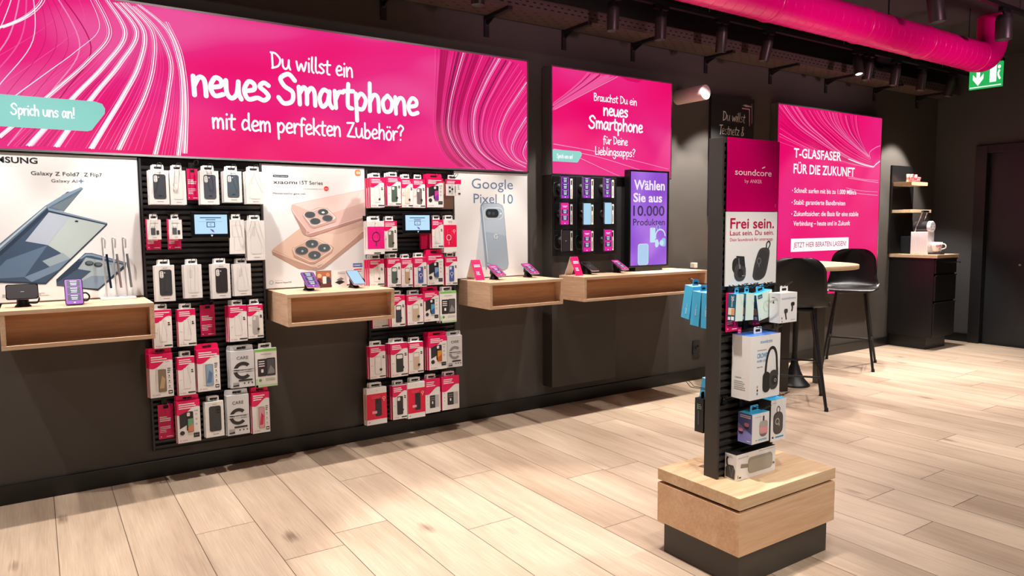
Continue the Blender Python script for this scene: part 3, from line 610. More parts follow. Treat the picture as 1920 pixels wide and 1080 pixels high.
for cx, cz in ((1.427,.27),(1.503,.243),(1.363,.229),(1.441,.2)): a.disc(cx, cz+1.03, .041, LNI, 7, 24, .027); a.disc(cx+.001, cz+1.032, .037, LN, 8, 24, .023); a.disc(cx+.003, cz+1.028, .007, ink('#A9B4B8'), 9, 10)
a.poly(zp([(1.31,.508),(1.323,.515),(1.779,.613),(1.779,.429),(1.43,.32),(1.406,.316),(1.377,.33),(1.307,.479)]), ink('#DDB9B2'), 4); a.poly(zp([(1.32,.512),(1.779,.611),(1.779,.53),(1.5,.44)]), RG1, 4.5)
a.poly(zp([(1.307,.479),(1.321,.451),(1.407,.344),(1.421,.337),(1.779,.442),(1.779,.425),(1.421,.314),(1.377,.33)]), ink('#B98E86'), 5); a.line(zp([(1.31,.482),(1.4,.352),(1.421,.337),(1.779,.44)]), .004, ink('#F1DCD8'), 6, smooth=2)
a.poly(zp([(1.373,.446),(1.38,.46),(1.475,.494),(1.531,.49),(1.585,.44),(1.591,.425),(1.585,.407),(1.447,.366),(1.418,.374)]), ink('#C8A29B'), 7); a.poly(zp([(1.378,.449),(1.386,.46),(1.476,.489),(1.528,.486),(1.58,.438),(1.583,.43),(1.57,.42),(1.447,.380),(1.424,.386)]), ink('#F4E6E3'), 8); a.poly(zp([(1.384,.45),(1.39,.458),(1.478,.485),(1.525,.482),(1.574,.436),(1.565,.424),(1.447,.386),(1.427,.391)]), ink('#D5B5AE'), 9)
for cx, cz in ((1.42,.449),(1.503,.466),(1.452,.409),(1.53,.428)): a.disc(cx, cz+1.03, .034, LNI, 10, 24, .02); a.disc(cx+.001, cz+1.031, .03, LN, 11, 22, .017)
a.disc(1.503, 1.494, .01, ink('#F4F6F4'), 12, 12, .006)
a.ring(1.173, 1.073, .011, .004, ink('#9DB6D0')); a.text('Xiaomi HyperOS', 1.196, 1.066, .009, DK, .098, bold=.004); a.rect(1.196, 1.24, 1.082, 1.084, ink('#B0B2B5'))
a.rect(1.69, 1.753, 1.145, 1.17, ink('#2B5BA8'), 1); a.text('CONNECT', 1.693, 1.152, .011, ink('#FFFFFF'), .057, bold=.02, l=3); a.rect(1.69, 1.753, 1.115, 1.144, ink('#F6F4F2'), 1); a.rect(1.694, 1.748, 1.128, 1.135, ink('#D43B3B'), 3); a.lines(1.694, 1.75, 1.118, .006, 1, .003, DK, 3)
b.build('print', t)
t, b, a = pst(2.436, 3.06, 1.034, 1.785, 'white phone poster with one slate blue phone, right of the right slat wall')
PB = ink('#9FB2C4'); GR = ink('#63809F')
a.text('Google', 2.579, 1.668, .074, GR, .349); a.text('Pixel 10', 2.593, 1.565, .070, GR, .334)
a.poly(zp([(2.60,.08),(2.66,.5),(2.70,.08)]), ink('#C9D2DB'), 2)
a.poly(zp([(2.645,.494),(2.649,.521),(2.666,.537),(2.801,.536),(2.833,.523),(2.846,.496),(2.885,.096),(2.874,.064),(2.841,.049),(2.82,.05),(2.702,.103),(2.697,.06),(2.689,.061),(2.655,.4)]), ink('#8A9FB4'), 4); a.poly(zp([(2.664,.52),(2.675,.533),(2.801,.533),(2.829,.521),(2.842,.496),(2.881,.098),(2.87,.068),(2.838,.053),(2.71,.11)]), PB, 5)
a.poly(zp([(2.668,.5),(2.68,.53),(2.80,.53),(2.826,.519),(2.84,.496),(2.86,.3),(2.69,.33)]), ink('#AFC0CF'), 6); a.line(zp([(2.66,.515),(2.664,.5),(2.706,.11)]), .006, ink('#DDE6EC'), 7, smooth=3)
a.rrect(2.675, 2.841, 1.452, 1.535, .038, ink('#DCE5EA'), 8); a.rrect(2.68, 2.836, 1.457, 1.53, .034, PB, 9); a.rrect(2.69, 2.80, 1.463, 1.524, .028, ink('#23282E'), 10); a.disc(2.72, 1.495, .012, ink('#4B535B'), 11, 14); a.disc(2.755, 1.492, .012, ink('#3B424A'), 11, 14); a.disc(2.818, 1.492, .007, ink('#EDF2F4'), 11)
a.ring(2.776, 1.328, .014, .0075, ink('#D8E2EA'), 8, 24, 40, 350); a.rect(2.776, 2.791, 1.325, 1.331, ink('#D8E2EA'), 8)
b.build('print', t)

# ------------------------------------------------------------------ slat walls, phone wall board, wooden box shelves
def slat_wall(x0, x1, z0, z1, label, hooks):
    t = thing('slat_wall', label, 'slat wall', ((x0+x1)/2, -.015, z0), 'slatted display walls')
    B().box(x0, x1, -.012, -.001, z0, z1, mat('slat groove', '#0B0B0C', rough=.7)).build('back_panel', t)
    b = B(); n = int((z1-z0-.02)/.0305)
    for i in range(n):
        z = z0+.012+i*.0305; b.slab([(.012,z),(.026,z+.003),(.032,z+.019),(.012,z+.0205)], (x0+.01,0,0), (0,-1,0), (0,0,1), (1,0,0), 0, x1-x0-.02, SLAT)
    b.build('slats', t)
    for xa in (x0, x1-.011): B().box(xa, xa+.011, -.036, -.001, z0, z1, CHAR).build('side_rail', t, bevel=.001)
    for x, z, ln in hooks: hook(t, x, z, ln)
    return t
def hook(t, x, z, ln, y0=-.032, sgn=-1):
    b = B()
    for d in (-.011, .011): b.tube([(x+d,y0,z+.012),(x+d,y0+sgn*.02,z+.004),(x+d,y0+sgn*(ln-.03),z),(x+d*.9,y0+sgn*(ln-.008),z+.016),(x+d*.7,y0+sgn*ln,z+.02)], .0016, WIRE, 6)
    b.tube([(x-.0077,y0+sgn*ln,z+.02),(x+.0077,y0+sgn*ln,z+.02)], .0016, WIRE, 6); b.box(x-.016, x+.016, min(y0, y0+sgn*.006), max(y0, y0+sgn*.006), z-.012, z+.02, WIRE)
    return b.build('hook', t)
def box_shelf(x0, x1, label, z0=.85, z1=1.03, d=.42, th=.02):
    t = thing('box_shelf', label, 'shelf', ((x0+x1)/2, -d/2, z0), 'open fronted wooden box shelves')
    B().box(x0, x1, -d, -.001, z1-th, z1, OAK).build('top_board', t, bevel=.0012); B().box(x0, x1, -d, -.001, z0, z0+th, OAK).build('bottom_board', t, bevel=.0012)
    for x in (x0, x1-th): B().box(x, x+th, -d+.0003, -.001, z0+th, z1-th, OAKY).build('side_board', t)
    B().box(x0+th, x1-th, -d+.07, -d+.085, z0+th, z1-th, OAKIN).build('inner_panel', t)
    return t
box_shelf(-.15, .485, 'wooden box shelf at the far left edge, under the folding phone poster', .848, 1.03)
box_shelf(1.152, 1.797, 'wooden box shelf between the two slat walls, under the rose gold phone poster', .848, 1.03)
box_shelf(2.479, 3.088, 'short wooden box shelf right of the right slat wall, under the slate blue phone poster', .85, 1.03)
box_shelf(3.284, 4.582, 'longest wooden box shelf, under the nine phones and the purple screen', .85, 1.03)
t = thing('wall_board', 'charcoal wall board carrying the nine phones and hanging below the longest shelf', 'display board', (3.54,-.06,.172))
B().box(3.216, 3.857, -.12, -.001, .172, 1.78, mat('charcoal board', '#36322F', rough=.55, bump=.1, bscale=300)).build('board', t, bevel=.002)
tt = B().box(3.857, 3.97, -.09, -.001, 1.03, 1.78, CHAR); tt.build('side_panel', t)
TILE = mat('black phone tile', '#1A1A1C', rough=.35)
TX = (3.222, 3.4305, 3.639); TZ = (1.574, 1.374, 1.174)
for z in TZ:
    for x in TX: B().box(x, x+.2055, -.134, -.12, z, z+.197, TILE).build('tile', t, bevel=.002)
# display phones on the wall
UIP, UIM, UIC, UID, UIW = glow('#9A2BC0', 1.0), glow('#E0109A', 1.0), glow('#A9D4EE', 1.0), glow('#1A1A4E', 1.0), glow('#E8F2FF', 1.0)
def phone_ui(a, u0, u1, v0, v1, style):
    w, h = u1-u0, v1-v0; a.rrect(u0, u1, v0, v1, w*.1, {'purple':UIP,'magenta':UIM,'blue':UIC,'dark':glow('#1B0A14', 1.0)}[style], 1)
    if style == 'blue': return
    if style == 'dark': a.rect(u0+w*.45, u0+w*.56, v0+h*.485, v0+h*.505, UIW, 2); return
    if style == 'magenta': a.rect(u0+w*.2, u0+w*.8, v0+h*.835, v0+h*.86, UIW, 2); a.rect(u0+w*.3, u0+w*.7, v0+h*.795, v0+h*.815, UIW, 2); cards = ((.50,.70),(.2,.42))
    else: cards = ((.72,.96),(.42,.68),(.14,.38))
    for c0, c1 in cards:
        a.rrect(u0+w*.12, u1-w*.12, v0+h*c0, v0+h*c1, w*.05, UID, 2)
        for k, (q, e) in enumerate(((.75,.25),(.42,.16),(.15,.3))): a.rect(u0+w*(.3+.02*k), u1-w*(.28+.02*k), v0+h*(c0+(c1-c0)*q), v0+h*(c0+(c1-c0)*(q+.14)), UIW, 3)
    a.disc(u0+w*.5, v0+h*.06, w*.06, UIW, 2, 10)
PHONES = [(3.237,3.32,1.598,1.766,'purple'),(3.445,3.524,1.604,1.768,'purple'),(3.652,3.727,1.612,1.768,'purple'),(3.234,3.317,1.405,1.574,'magenta'),(3.45,3.53,1.404,1.573,'blue'),(3.66,3.738,1.408,1.58,'blue'),(3.246,3.326,1.207,1.372,'dark'),(3.447,3.53,1.2,1.37,'magenta'),(3.658,3.742,1.2,1.373,'magenta')]
ROWN = ['top', 'middle', 'bottom']; COLN = ['left', 'centre', 'right']; STN = {'purple':'purple price cards on screen','magenta':'two price cards on magenta','blue':'plain light blue screen','dark':'dark screen'}
for i, (x0, x1, z0, z1, st) in enumerate(PHONES):
    t = thing('smartphone', 'phone with %s, %s row %s of the nine on the wall' % (STN[st], ROWN[i//3], COLN[i%3]), 'smartphone', ((x0+x1)/2, -.2, z0), 'phones on the wall board')
    b = B(); a = front(b, 0); b2 = B(); fr = Art(b2, (0,-.2,0), (1,0,0), (0,0,1), (0,-1,0))
    def rr_poly(x0, x1, z0, z1, r, n=5):
        p = []
        for cx, cz, a0 in ((x1-r,z1-r,0),(x0+r,z1-r,90),(x0+r,z0+r,180),(x1-r,z0+r,270)):
            for k in range(n+1): q = R(a0+90*k/n); p.append((cx+r*math.cos(q), cz+r*math.sin(q)))
        return p
    b2.slab(rr_poly(x0,x1,z0,z1,.011), (0,-.192,0), (1,0,0), (0,0,1), (0,-1,0), 0, .008, GLASSY, mat('phone side metal', '#B9A7C6', rough=.3, metal=.8)); b2.build('body', t)
    b = B(); phone_ui(front(b, -.2001), x0+.004, x1-.004, z0+.004, z1-.004, st); b.build('screen', t)
    hx = (x0+x1)/2
    t = thing('phone_holder', 'black holder arm with cable behind the phone %s row %s on the wall' % (ROWN[i//3], COLN[i%3]), 'phone holder', (hx,-.135,(z0+z1)/2), 'phone holders on the wall board')
    zc = (z0+z1)/2
    b = B(); b.lathe([(.03,0),(.03,.008),(.014,.016),(.014,.052),(.022,.057)], (hx,-.1345,zc), BLACK, 20, (0,-1,0)); b.build('arm', t)
    if i in (0, 6, 7): b = B(); b.tube(smooth_path3([(hx-.005,-.186,zc-.02),(hx-.02,-.18,zc-.055),(hx-.06,-.16,zc-.06),(hx-.075,-.15,zc-.02),(hx-.06,-.145,zc+.03),(hx-.03,-.1345,zc+.04)]), .004, RUBBER, 8); b.build('security_cable', t)
    px = (3.378, 3.583, 3.793)[i%3]; c = B(); c.box(px, px+.022, -.1365, -.1342, z0+.005, z1-.012, mat('white price strip', '#E6E2DC', rough=.5)); a = front(c, -.1365); a.rect(px+.005, px+.017, z1-.06, z1-.025, ink('#2B2B30')); a.rect(px+.007, px+.014, z0+.02, z0+.08, ink('#8A8A90'))
    tag(c.build('price_strip'), 'white price strip beside the phone %s row %s on the wall' % (ROWN[i//3], COLN[i%3]), 'price strip', 'price strips on the wall board')
# purple advertising screen standing on the longest shelf
t = thing('advertising_screen', 'upright black framed screen with purple advert standing on the longest shelf', 'screen', (4.15,-.15,1.031))
B().box(3.93, 4.374, -.19, -.13, 1.062, 1.84, mat('black screen bezel', '#0E0E10', rough=.3)).build('housing', t, bevel=.003); B().box(4.0, 4.3, -.19, -.12, 1.031, 1.062, BLACK).build('foot', t)
b = B(); a = front(b, -.1903); a.rect(3.945, 4.348, 1.078, 1.825, banner_mat('purple screen', ['#7B3FC4', '#8A4FD0', '#9A63DA', '#B27BE4'], 2.2, 1.5, 1.0, 3.3), 0)
LV = glow('#EDE3FA', 1.05); DKP = glow('#2E1650', 1.0); SKY = glow('#BFE0F2', 1.0); SKY2 = glow('#8EC2E2', 1.0)
a.text('Wählen', 3.978, 1.685, .078, LV, .342, bold=.025); a.text('Sie aus', 3.972, 1.587, .072, LV, .319, bold=.025); a.text('10.000', 3.971, 1.477, .084, DKP, .348, bold=.012); a.text('Produkten', 3.971, 1.40, .055, DKP, .354, bold=.008)
a.rrect(4.024, 4.142, 1.079, 1.252, .022, SKY, 2); a.rrect(4.03, 4.136, 1.079, 1.246, .018, glow('#A9CBEA', 1.0), 3); a.rrect(4.158, 4.217, 1.26, 1.38, .008, SKY, 2); a.disc(4.188, 1.37, .005, SKY2, 3)
a.ring(4.275, 1.31, .055, .012, SKY, 2, 24, 0, 200); a.rrect(4.216, 4.252, 1.22, 1.285, .016, SKY, 3); a.rrect(4.29, 4.335, 1.225, 1.295, .016, SKY2, 3); a.disc(4.24, 1.25, .02, SKY, 4); a.disc(4.29, 1.255, .024, SKY, 4); a.ring(4.25, 1.385, .02, .005, SKY2, 2)
b.build('display', t)

# ------------------------------------------------------------------ hanging packages
PK_W = mat('white carton', '#F1EEEC', rough=.42); PK_P = mat('magenta carton', '#E8005E', rough=.42); PK_GR = mat('pale grey carton', '#DCDDE0', rough=.42); PK_BR = mat('brown carton', '#9C7A6C', rough=.5)
TXW = ink('#FBEFF3'); TXG = ink('#A7A5A6'); TXD = ink('#2A2A2D'); SLOT = mat('slot shadow black', '#121113', rough=.8)
def wave(a, x0, x1, z1, h, mt, l=1, lo=.62, hi=.8):
    # coloured header whose lower edge swings up to the right
    pts = [(x0, z1), (x0, z1-h*(1-lo)*1.0)]
    for k in range(1, 13):
        t = k/12; s = 3*t*t-2*t*t*t; pts.append((x0+(x1-x0)*t, z1-h*((1-lo)+(lo-hi)*s+.03*math.sin(math.pi*2*t))))
    pts.append((x1, z1)); a.poly(pts[::-1], mt, l)
def phone_case(a, u0, u1, v0, v1, col, l=3, cam='s', outline=None):
    w = u1-u0
    if outline: a.rrect(u0, u1, v0, v1, w*.18, ink(outline), l); l += 1; e = w*.06; a.rrect(u0+e, u1-e, v0+e, v1-e, w*.14, ink(col), l)
    else: a.rrect(u0, u1, v0, v1, w*.18, ink(col), l)
    h = v1-v0
    if cam == 's': a.rrect(u0+w*.06, u0+w*.34, v1-h*.32, v1-h*.05, w*.12, ink('#F3F1EF'), l+1); [a.disc(u0+w*.2, v1-h*q, w*.08, ink('#C9C8CA'), l+2, 10) for q in (.1,.185,.27)]; a.disc(u0+w*.45, v1-h*.12, w*.05, ink('#F3F1EF'), l+2, 8)
    elif cam == 'i': a.rrect(u0+w*.08, u0+w*.52, v1-h*.24, v1-h*.05, w*.13, ink('#F2EFED'), l+1); a.disc(u0+w*.2, v1-h*.1, w*.07, ink('#BDBCBF'), l+2, 8); a.disc(u0+w*.38, v1-h*.17, w*.07, ink('#BDBCBF'), l+2, 8)
    elif cam == 'b': a.rrect(u0+w*.1, u1-w*.1, v1-h*.26, v1-h*.05, w*.14, ink('#F2EFED'), l+1)
    elif cam == 'q': a.rrect(u1-w*.42, u1-w*.06, v1-h*.3, v1-h*.04, w*.09, ink('#141416'), l+1); [a.disc(u1-w*p, v1-h*q, w*.06, ink('#4A4A50'), l+2, 8) for p in (.34,.16) for q in (.1,.22)]
KINDS = {}
def kind(f): KINDS[f.__name__] = f; return f
@kind
def case_white(a, x0, x1, z0, z1, k):
    w, h = x1-x0, z1-z0; U = lambda q: x0+q*w; V = lambda q: z0+q*h
    phone_case(a, U(.2), U(.85), V(.16), V(.88), k.get('col', '#3F434B'), cam=k.get('cam', 's'))
    a.rect(U(.4), U(.65), V(.92), V(.935), TXG); a.rect(U(.38), U(.7), V(.07), V(.09), TXG); a.rect(U(.45), U(.62), V(.25), V(.265), ink('#23252A'), 6)
@kind
def plain_white(a, x0, x1, z0, z1, k):
    w, h = x1-x0, z1-z0; U = lambda q: x0+q*w; V = lambda q: z0+q*h
    a.rrect(U(.2), U(.8), V(.15), V(.9), w*.1, ink('#DAD8D7')); a.rrect(U(.21), U(.79), V(.155), V(.895), w*.095, ink('#ECEAE8'), 2); a.rrect(U(.28), U(.48), V(.62), V(.85), w*.08, ink('#DFDDDB'), 3)
    a.rect(U(.36), U(.7), V(.06), V(.075), TXG)
@kind
def outline_white(a, x0, x1, z0, z1, k):
    w, h = x1-x0, z1-z0; a.line([(x0+.2*w,z0+.5*h),(x0+.82*w,z0+.5*h),(x0+.82*w,z0+.83*h),(x0+.2*w,z0+.83*h),(x0+.2*w,z0+.5*h)], .0012, TXG, 2, smooth=0); a.line([(x0+.3*w,z0+.5*h),(x0+.3*w,z0+.1*h),(x0+.7*w,z0+.1*h)], .001, TXG, 2, smooth=0)
@kind
def pink_card(a, x0, x1, z0, z1, k):
    w, h = x1-x0, z1-z0; a.rect(x0, x1, z0, z1, PINK, .5); a.rect(x0+.36*w, x1-.3*w, z1-.12*h, z1-.03*h, SLOT, 1)
    a.lines(x0+.1*w, x1-.12*w, z0+.62*h, .055*h, 3, .032*h, TXW, 2, 1); a.lines(x0+.1*w, x1-.2*w, z0+.34*h, .05*h, 4, .022*h, TXW, 2, 2); a.disc(x0+.15*w, z0+.07*h, .04*w, TXW, 2, 8); a.rect(x0+.5*w, x0+.92*w, z0+.05*h, z0+.07*h, TXW, 2)
def header(a, x0, x1, z0, z1, k, lo=.68, hi=.82):
    w, h = x1-x0, z1-z0; wave(a, x0, x1, z1, h, PK_P, 1, lo, hi)
    a.lines(x0+.08*w, x0+.9*w, z1-.085*h, .05*h, 3, .026*h, TXW, 2, int(x0*1000) % 97); a.disc(x0+.12*w, z0+.06*h, .035*w, ink('#E8A9C0'), 2, 8); a.rect(x0+.2*w, x0+.42*w, z0+.05*h, z0+.065*h, ink('#D9A0B4'), 2)
@kind
def clear_case(a, x0, x1, z0, z1, k):
    w, h = x1-x0, z1-z0; header(a, x0, x1, z0, z1, k)
    a.rrect(x0+.3*w, x0+.7*w, z0+.16*h, z0+.72*h, .05*w, ink('#D3CFCF')); a.rrect(x0+.32*w, x0+.68*w, z0+.168*h, z0+.712*h, .045*w, ink('#EFEBE9'), 2); a.line([(x0+.55*w,z0+.74*h),(x0+.72*w,z0+.3*h)], .0012, TXG, 3, smooth=0)
    a.rect(x0+.55*w, x0+.98*w, z0+.045*h, z0+.08*h, TXD, 2); a.lines(x0+.78*w, x0+.94*w, z0+.64*h, .05*h, 2, .03*h, TXD, 2, 3); a.rect(x0+.08*w, x0+.2*w, z0+.4*h, z0+.41*h, TXG, 2)
    if k.get('dot'): a.disc(x0+.64*w, z0+.27*h, .075*w, TXD, 4, 14)
@kind
def color_case(a, x0, x1, z0, z1, k):
    w, h = x1-x0, z1-z0; header(a, x0, x1, z0, z1, k)
    phone_case(a, x0+.3*w, x0+.72*w, z0+.13*h, z0+.68*h, k['col'], 3, k.get('cam', 'i'), k.get('outline'))
    if k.get('ring'): a.ring(x0+.51*w, z0+.40*h, .12*w, .03*w, TXW, 7, 18, ry=1.0); a.rect(x0+.495*w, x0+.525*w, z0+.25*h, z0+.34*h, TXW, 7)
    else: a.disc(x0+.68*w, z0+.27*h, .085*w, TXD, 7, 14)
    a.rect(x0+.6*w, x0+.98*w, z0+.04*h, z0+.075*h, TXD, 2); a.lines(x0+.8*w, x0+.95*w, z0+.66*h, .05*h, 2, .03*h, TXD, 2, 5); a.rect(x0+.06*w, x0+.2*w, z0+.4*h, z0+.41*h, TXG, 2)
@kind
def glass(a, x0, x1, z0, z1, k):
    w, h = x1-x0, z1-z0; header(a, x0, x1, z0, z1, k, .68, .84)
    a.rrect(x0+.25*w, x0+.6*w, z0+.15*h, z0+.66*h, .04*w, ink('#DDD9D6'), 2); a.rrect(x0+.36*w, x0+.7*w, z0+.12*h, z0+.64*h, .045*w, TXD, 3); a.rrect(x0+.375*w, x0+.685*w, z0+.126*h, z0+.633*h, .04*w, ink(k['col']), 4)
    a.poly([(x0+.40*w,z0+.2*h),(x0+.52*w,z0+.5*h),(x0+.66*w,z0+.42*h),(x0+.6*w,z0+.2*h)], ink(k['col2']), 5)
    for q in (.24,.36,.48): a.disc(x0+.83*w, z0+q*h, .03*w, TXD, 2, 8); a.rect(x0+.77*w, x0+.9*w, z0+(q-.045)*h, z0+(q-.035)*h, TXG, 2)
    a.lines(x0+.76*w, x0+.95*w, z0+.64*h, .045*h, 3, .018*h, TXD, 2, 9); a.rrect(x0+.77*w, x0+.95*w, z0+.06*h, z0+.14*h, .02*w, TXD, 2); a.rect(x0+.8*w, x0+.92*w, z0+.085*h, z0+.115*h, TXW, 3)
@kind
def care(a, x0, x1, z0, z1, k):
    w, h = x1-x0, z1-z0; cx = (x0+x1)/2; a.text('CARE', cx, z0+.77*h, .085*h, TXD, .5*w, 'C', .004); c = TXD if not k.get('col') else ink(k['col'])
    a.ring(cx, z0+.46*h, .32*w, .155*w, c, 2, 36, 42, 318)
    for q in (.50,.44): a.rect(x0+.03*w, x0+.97*w, z0+(q-.004)*h, z0+(q+.03)*h, PK_GR, 3)
    a.text('TAKES TWO TO CARE', cx, z0+.455*h, .033*h, TXD, .72*w, 'C', .03, 4); a.rect(x0+.62*w, x0+.86*w, z0+.41*h, z0+.42*h, TXD, 4)
    a.rrect(x0+.3*w, x0+.9*w, z0+.17*h, z0+.215*h, .02*w, TXD, 3)
    for q in (.55,.72,.88): a.disc(x0+q*w, z0+.11*h, .035*w, TXD, 3, 8)
    a.rect(x0+.06*w, x0+.32*w, z0+.04*h, z0+.15*h, ink('#A9A9AC'), 3); a.poly([(x0+.06*w,z0+.04*h),(x0+.32*w,z0+.04*h),(x0+.32*w,z0+.09*h),(x0+.06*w,z0+.07*h)], TXD, 4)
@kind
def wallet_green(a, x0, x1, z0, z1, k):
    w, h = x1-x0, z1-z0; a.rect(x0, x1, z1-.07*h, z1, ink('#7FCB5F'), 1); a.rect(x0, x0+.1*w, z0, z0+.22*h, ink('#BFE3B8'), 1); a.rect(x0, x1, z0, z0+.06*h, ink('#BFE3B8'), 1)
    a.rrect(x0+.1*w, x0+.5*w, z0+.28*h, z0+.74*h, .03*w, TXD, 2); a.rrect(x0+.5*w, x0+.92*w, z0+.28*h, z0+.75*h, .05*w, TXD, 2); a.rrect(x0+.54*w, x0+.88*w, z0+.31*h, z0+.72*h, .04*w, ink('#55555A'), 3)
    a.poly([(x0+.54*w,z0+.34*h),(x0+.7*w,z0+.56*h),(x0+.88*w,z0+.42*h),(x0+.88*w,z0+.34*h)], ink('#8E8E92'), 4)
    for q in (.66,.6,.54): a.rect(x0+.15*w, x0+.42*w, z0+q*h, z0+(q+.025)*h, TXW, 3)
    a.rrect(x0+.25*w, x0+.36*w, z0+.38*h, z0+.47*h, .03*w, TXW, 3); a.disc(x0+.2*w, z0+.18*h, .07*w, ink('#4DA653'), 3, 10); a.lines(x0+.45*w, x0+.9*w, z0+.2*h, .04*h, 2, .015*h, ink('#9CC79A'), 2, 2); a.rect(x0+.25*w, x0+.75*w, z0+.85*h, z0+.865*h, TXG, 2)
@kind
def wallet_book(a, x0, x1, z0, z1, k):
    w, h = x1-x0, z1-z0; header(a, x0, x1, z0, z1, k, .68, .84)
    a.poly([(x0+.1*w,z0+.68*h),(x0+.4*w,z0+.74*h),(x0+.62*w,z0+.7*h),(x0+.62*w,z0+.36*h),(x0+.4*w,z0+.42*h),(x0+.1*w,z0+.34*h)], TXD, 2)
    phone_case(a, x0+.4*w, x0+.7*w, z0+.28*h, z0+.74*h, '#1F1F22', 3, 'i'); a.rrect(x0+.44*w, x0+.7*w, z0+.24*h, z0+.58*h, .03*w, TXD, 7); a.rrect(x0+.455*w, x0+.685*w, z0+.25*h, z0+.57*h, .025*w, ink(k['col']), 8)
    a.poly([(x0+.455*w,z0+.36*h),(x0+.685*w,z0+.45*h),(x0+.685*w,z0+.26*h),(x0+.455*w,z0+.26*h)], ink(k['col2']), 9); a.disc(x0+.2*w, z0+.24*h, .105*w, TXD, 3, 16)
    for q in (.42,.54,.66): a.ring(x0+.83*w, z0+q*h, .035*w, .012*w, TXD, 2, 10); 
    a.text('CARE', x0+.74*w, z0+.73*h, .03*h, TXD, .18*w, 'L', .01, 3); a.rect(x0+.68*w, x0+.94*w, z0+.1*h, z0+.21*h, TXD, 2); a.rect(x0+.72*w, x0+.9*w, z0+.15*h, z0+.16*h, TXG, 3)
@kind
def wallet_pink(a, x0, x1, z0, z1, k):
    w, h = x1-x0, z1-z0; wave(a, x0, x1, z1, h, PK_P, 1, .56, .74); a.lines(x0+.08*w, x0+.9*w, z1-.1*h, .055*h, 3, .026*h, TXW, 2, 4)
    a.rrect(x0+.3*w, x0+.68*w, z0+.14*h, z0+.52*h, .03*w, ink('#343236'), 2); a.rrect(x0+.66*w, x0+.88*w, z0+.15*h, z0+.52*h, .03*w, ink('#B9BCC2'), 3); a.rrect(x0+.74*w, x0+.92*w, z0+.15*h, z0+.52*h, .03*w, ink('#D9A9B4'), 2.5)
    for q in (.44,.38): a.rect(x0+.36*w, x0+.6*w, z0+q*h, z0+(q+.02)*h, ink('#8D8B8F'), 4)
    a.rrect(x0+.44*w, x0+.52*w, z0+.26*h, z0+.34*h, .03*w, TXW, 4)
    for q in (.5,.38,.28): a.disc(x0+.14*w, z0+q*h, .025*w, TXG, 2, 8)
@kind
def magsafe(a, x0, x1, z0, z1, k):
    w, h = x1-x0, z1-z0; a.rect(x0+.02*w, x1, z0+.16*h, z0+.83*h, ink('#EE0A86'), 1); c = TXD
    a.ring(x0+.52*w, z0+.52*h, .22*w, .035*w, c, 3, 26, ry=1.15); a.rect(x0+.5*w, x0+.54*w, z0+.24*h, z0+.36*h, c, 3); a.rect(x0+.08*w, x0+.9*w, z0+.45*h, z0+.455*h, ink('#F76BB4'), 2); a.disc(x0+.5*w, z0+.92*h, .025*w, TXG, 2, 8); a.rect(x0+.38*w, x0+.78*w, z0+.02*h, z0+.05*h, TXD, 2)
@kind
def magsafe_red(a, x0, x1, z0, z1, k):
    w, h = x1-x0, z1-z0; a.rect(x0, x1, z0+.17*h, z0+.84*h, ink('#F0044E'), 1); a.ring(x0+.38*w, z0+.46*h, .17*w, .035*w, TXW, 3, 22, ry=1.1); a.rect(x0+.365*w, x0+.4*w, z0+.24*h, z0+.34*h, TXW, 3); a.ring(x0+.8*w, z0+.66*h, .08*w, .025*w, TXW, 3, 14); a.rect(x0+.79*w, x0+.81*w, z0+.57*h, z0+.62*h, TXW, 3)
    a.line([(x0+.24*w,z0+.3*h),(x0+.3*w,z0+.7*h),(x0+.62*w,z0+.72*h),(x0+.6*w,z0+.28*h)], .0012, ink('#F985A6'), 2, smooth=0); a.rect(x0+.35*w, x0+.65*w, z0+.93*h, z0+.945*h, TXG, 2)
@kind
def red_case(a, x0, x1, z0, z1, k):
    w, h = x1-x0, z1-z0; a.rect(x0, x1, z0+.14*h, z0+.84*h, ink('#E4093F'), 1); phone_case(a, x0+.42*w, x0+.74*w, z0+.22*h, z0+.7*h, '#2A262B', 3, 'n'); a.rrect(x0+.45*w, x0+.58*w, z0+.58*h, z0+.68*h, .03*w, ink('#1A181C'), 5)
    a.ring(x0+.86*w, z0+.7*h, .06*w, .02*w, TXW, 3, 14); a.rect(x0+.85*w, x0+.87*w, z0+.61*h, z0+.66*h, TXW, 3); a.lines(x0+.25*w, x0+.85*w, z0+.76*h, .04*h, 2, .01*h, ink('#F0708F'), 2, 7); a.rrect(x0+.26*w, x0+.5*w, z0+.3*h, z0+.37*h, .02*w, ink('#F6A7B8'), 6); a.disc(x0+.5*w, z0+.92*h, .02*w, TXG, 2, 8); a.rect(x0+.08*w, x0+.16*w, z0+.06*h, z0+.08*h, PK_P, 2)
@kind
def camera_glass(a, x0, x1, z0, z1, k):
    w, h = x1-x0, z1-z0; a.rect(x0, x1, z0+.72*h, z1, PK_P, 1); a.lines(x0+.08*w, x0+.9*w, z0+.85*h, .09*h, 2, .05*h, TXW, 2, 4); a.rrect(x0+.15*w, x0+.5*w, z0+.12*h, z0+.64*h, .02*w, ink('#D7D5D6'), 2)
    for p, q in ((.25,.5),(.42,.4),(.26,.26)): a.disc(x0+p*w, z0+q*h, .065*w, TXD, 3, 12)
    a.rect(x0+.56*w, x0+.66*w, z0+.2*h, z0+.6*h, ink('#B7B5B8'), 2); a.rect(x0+.8*w, x0+.95*w, z0+.08*h, z0+.18*h, TXD, 2); a.lines(x0+.76*w, x0+.94*w, z0+.6*h, .1*h, 3, .03*h, TXG, 2, 4)
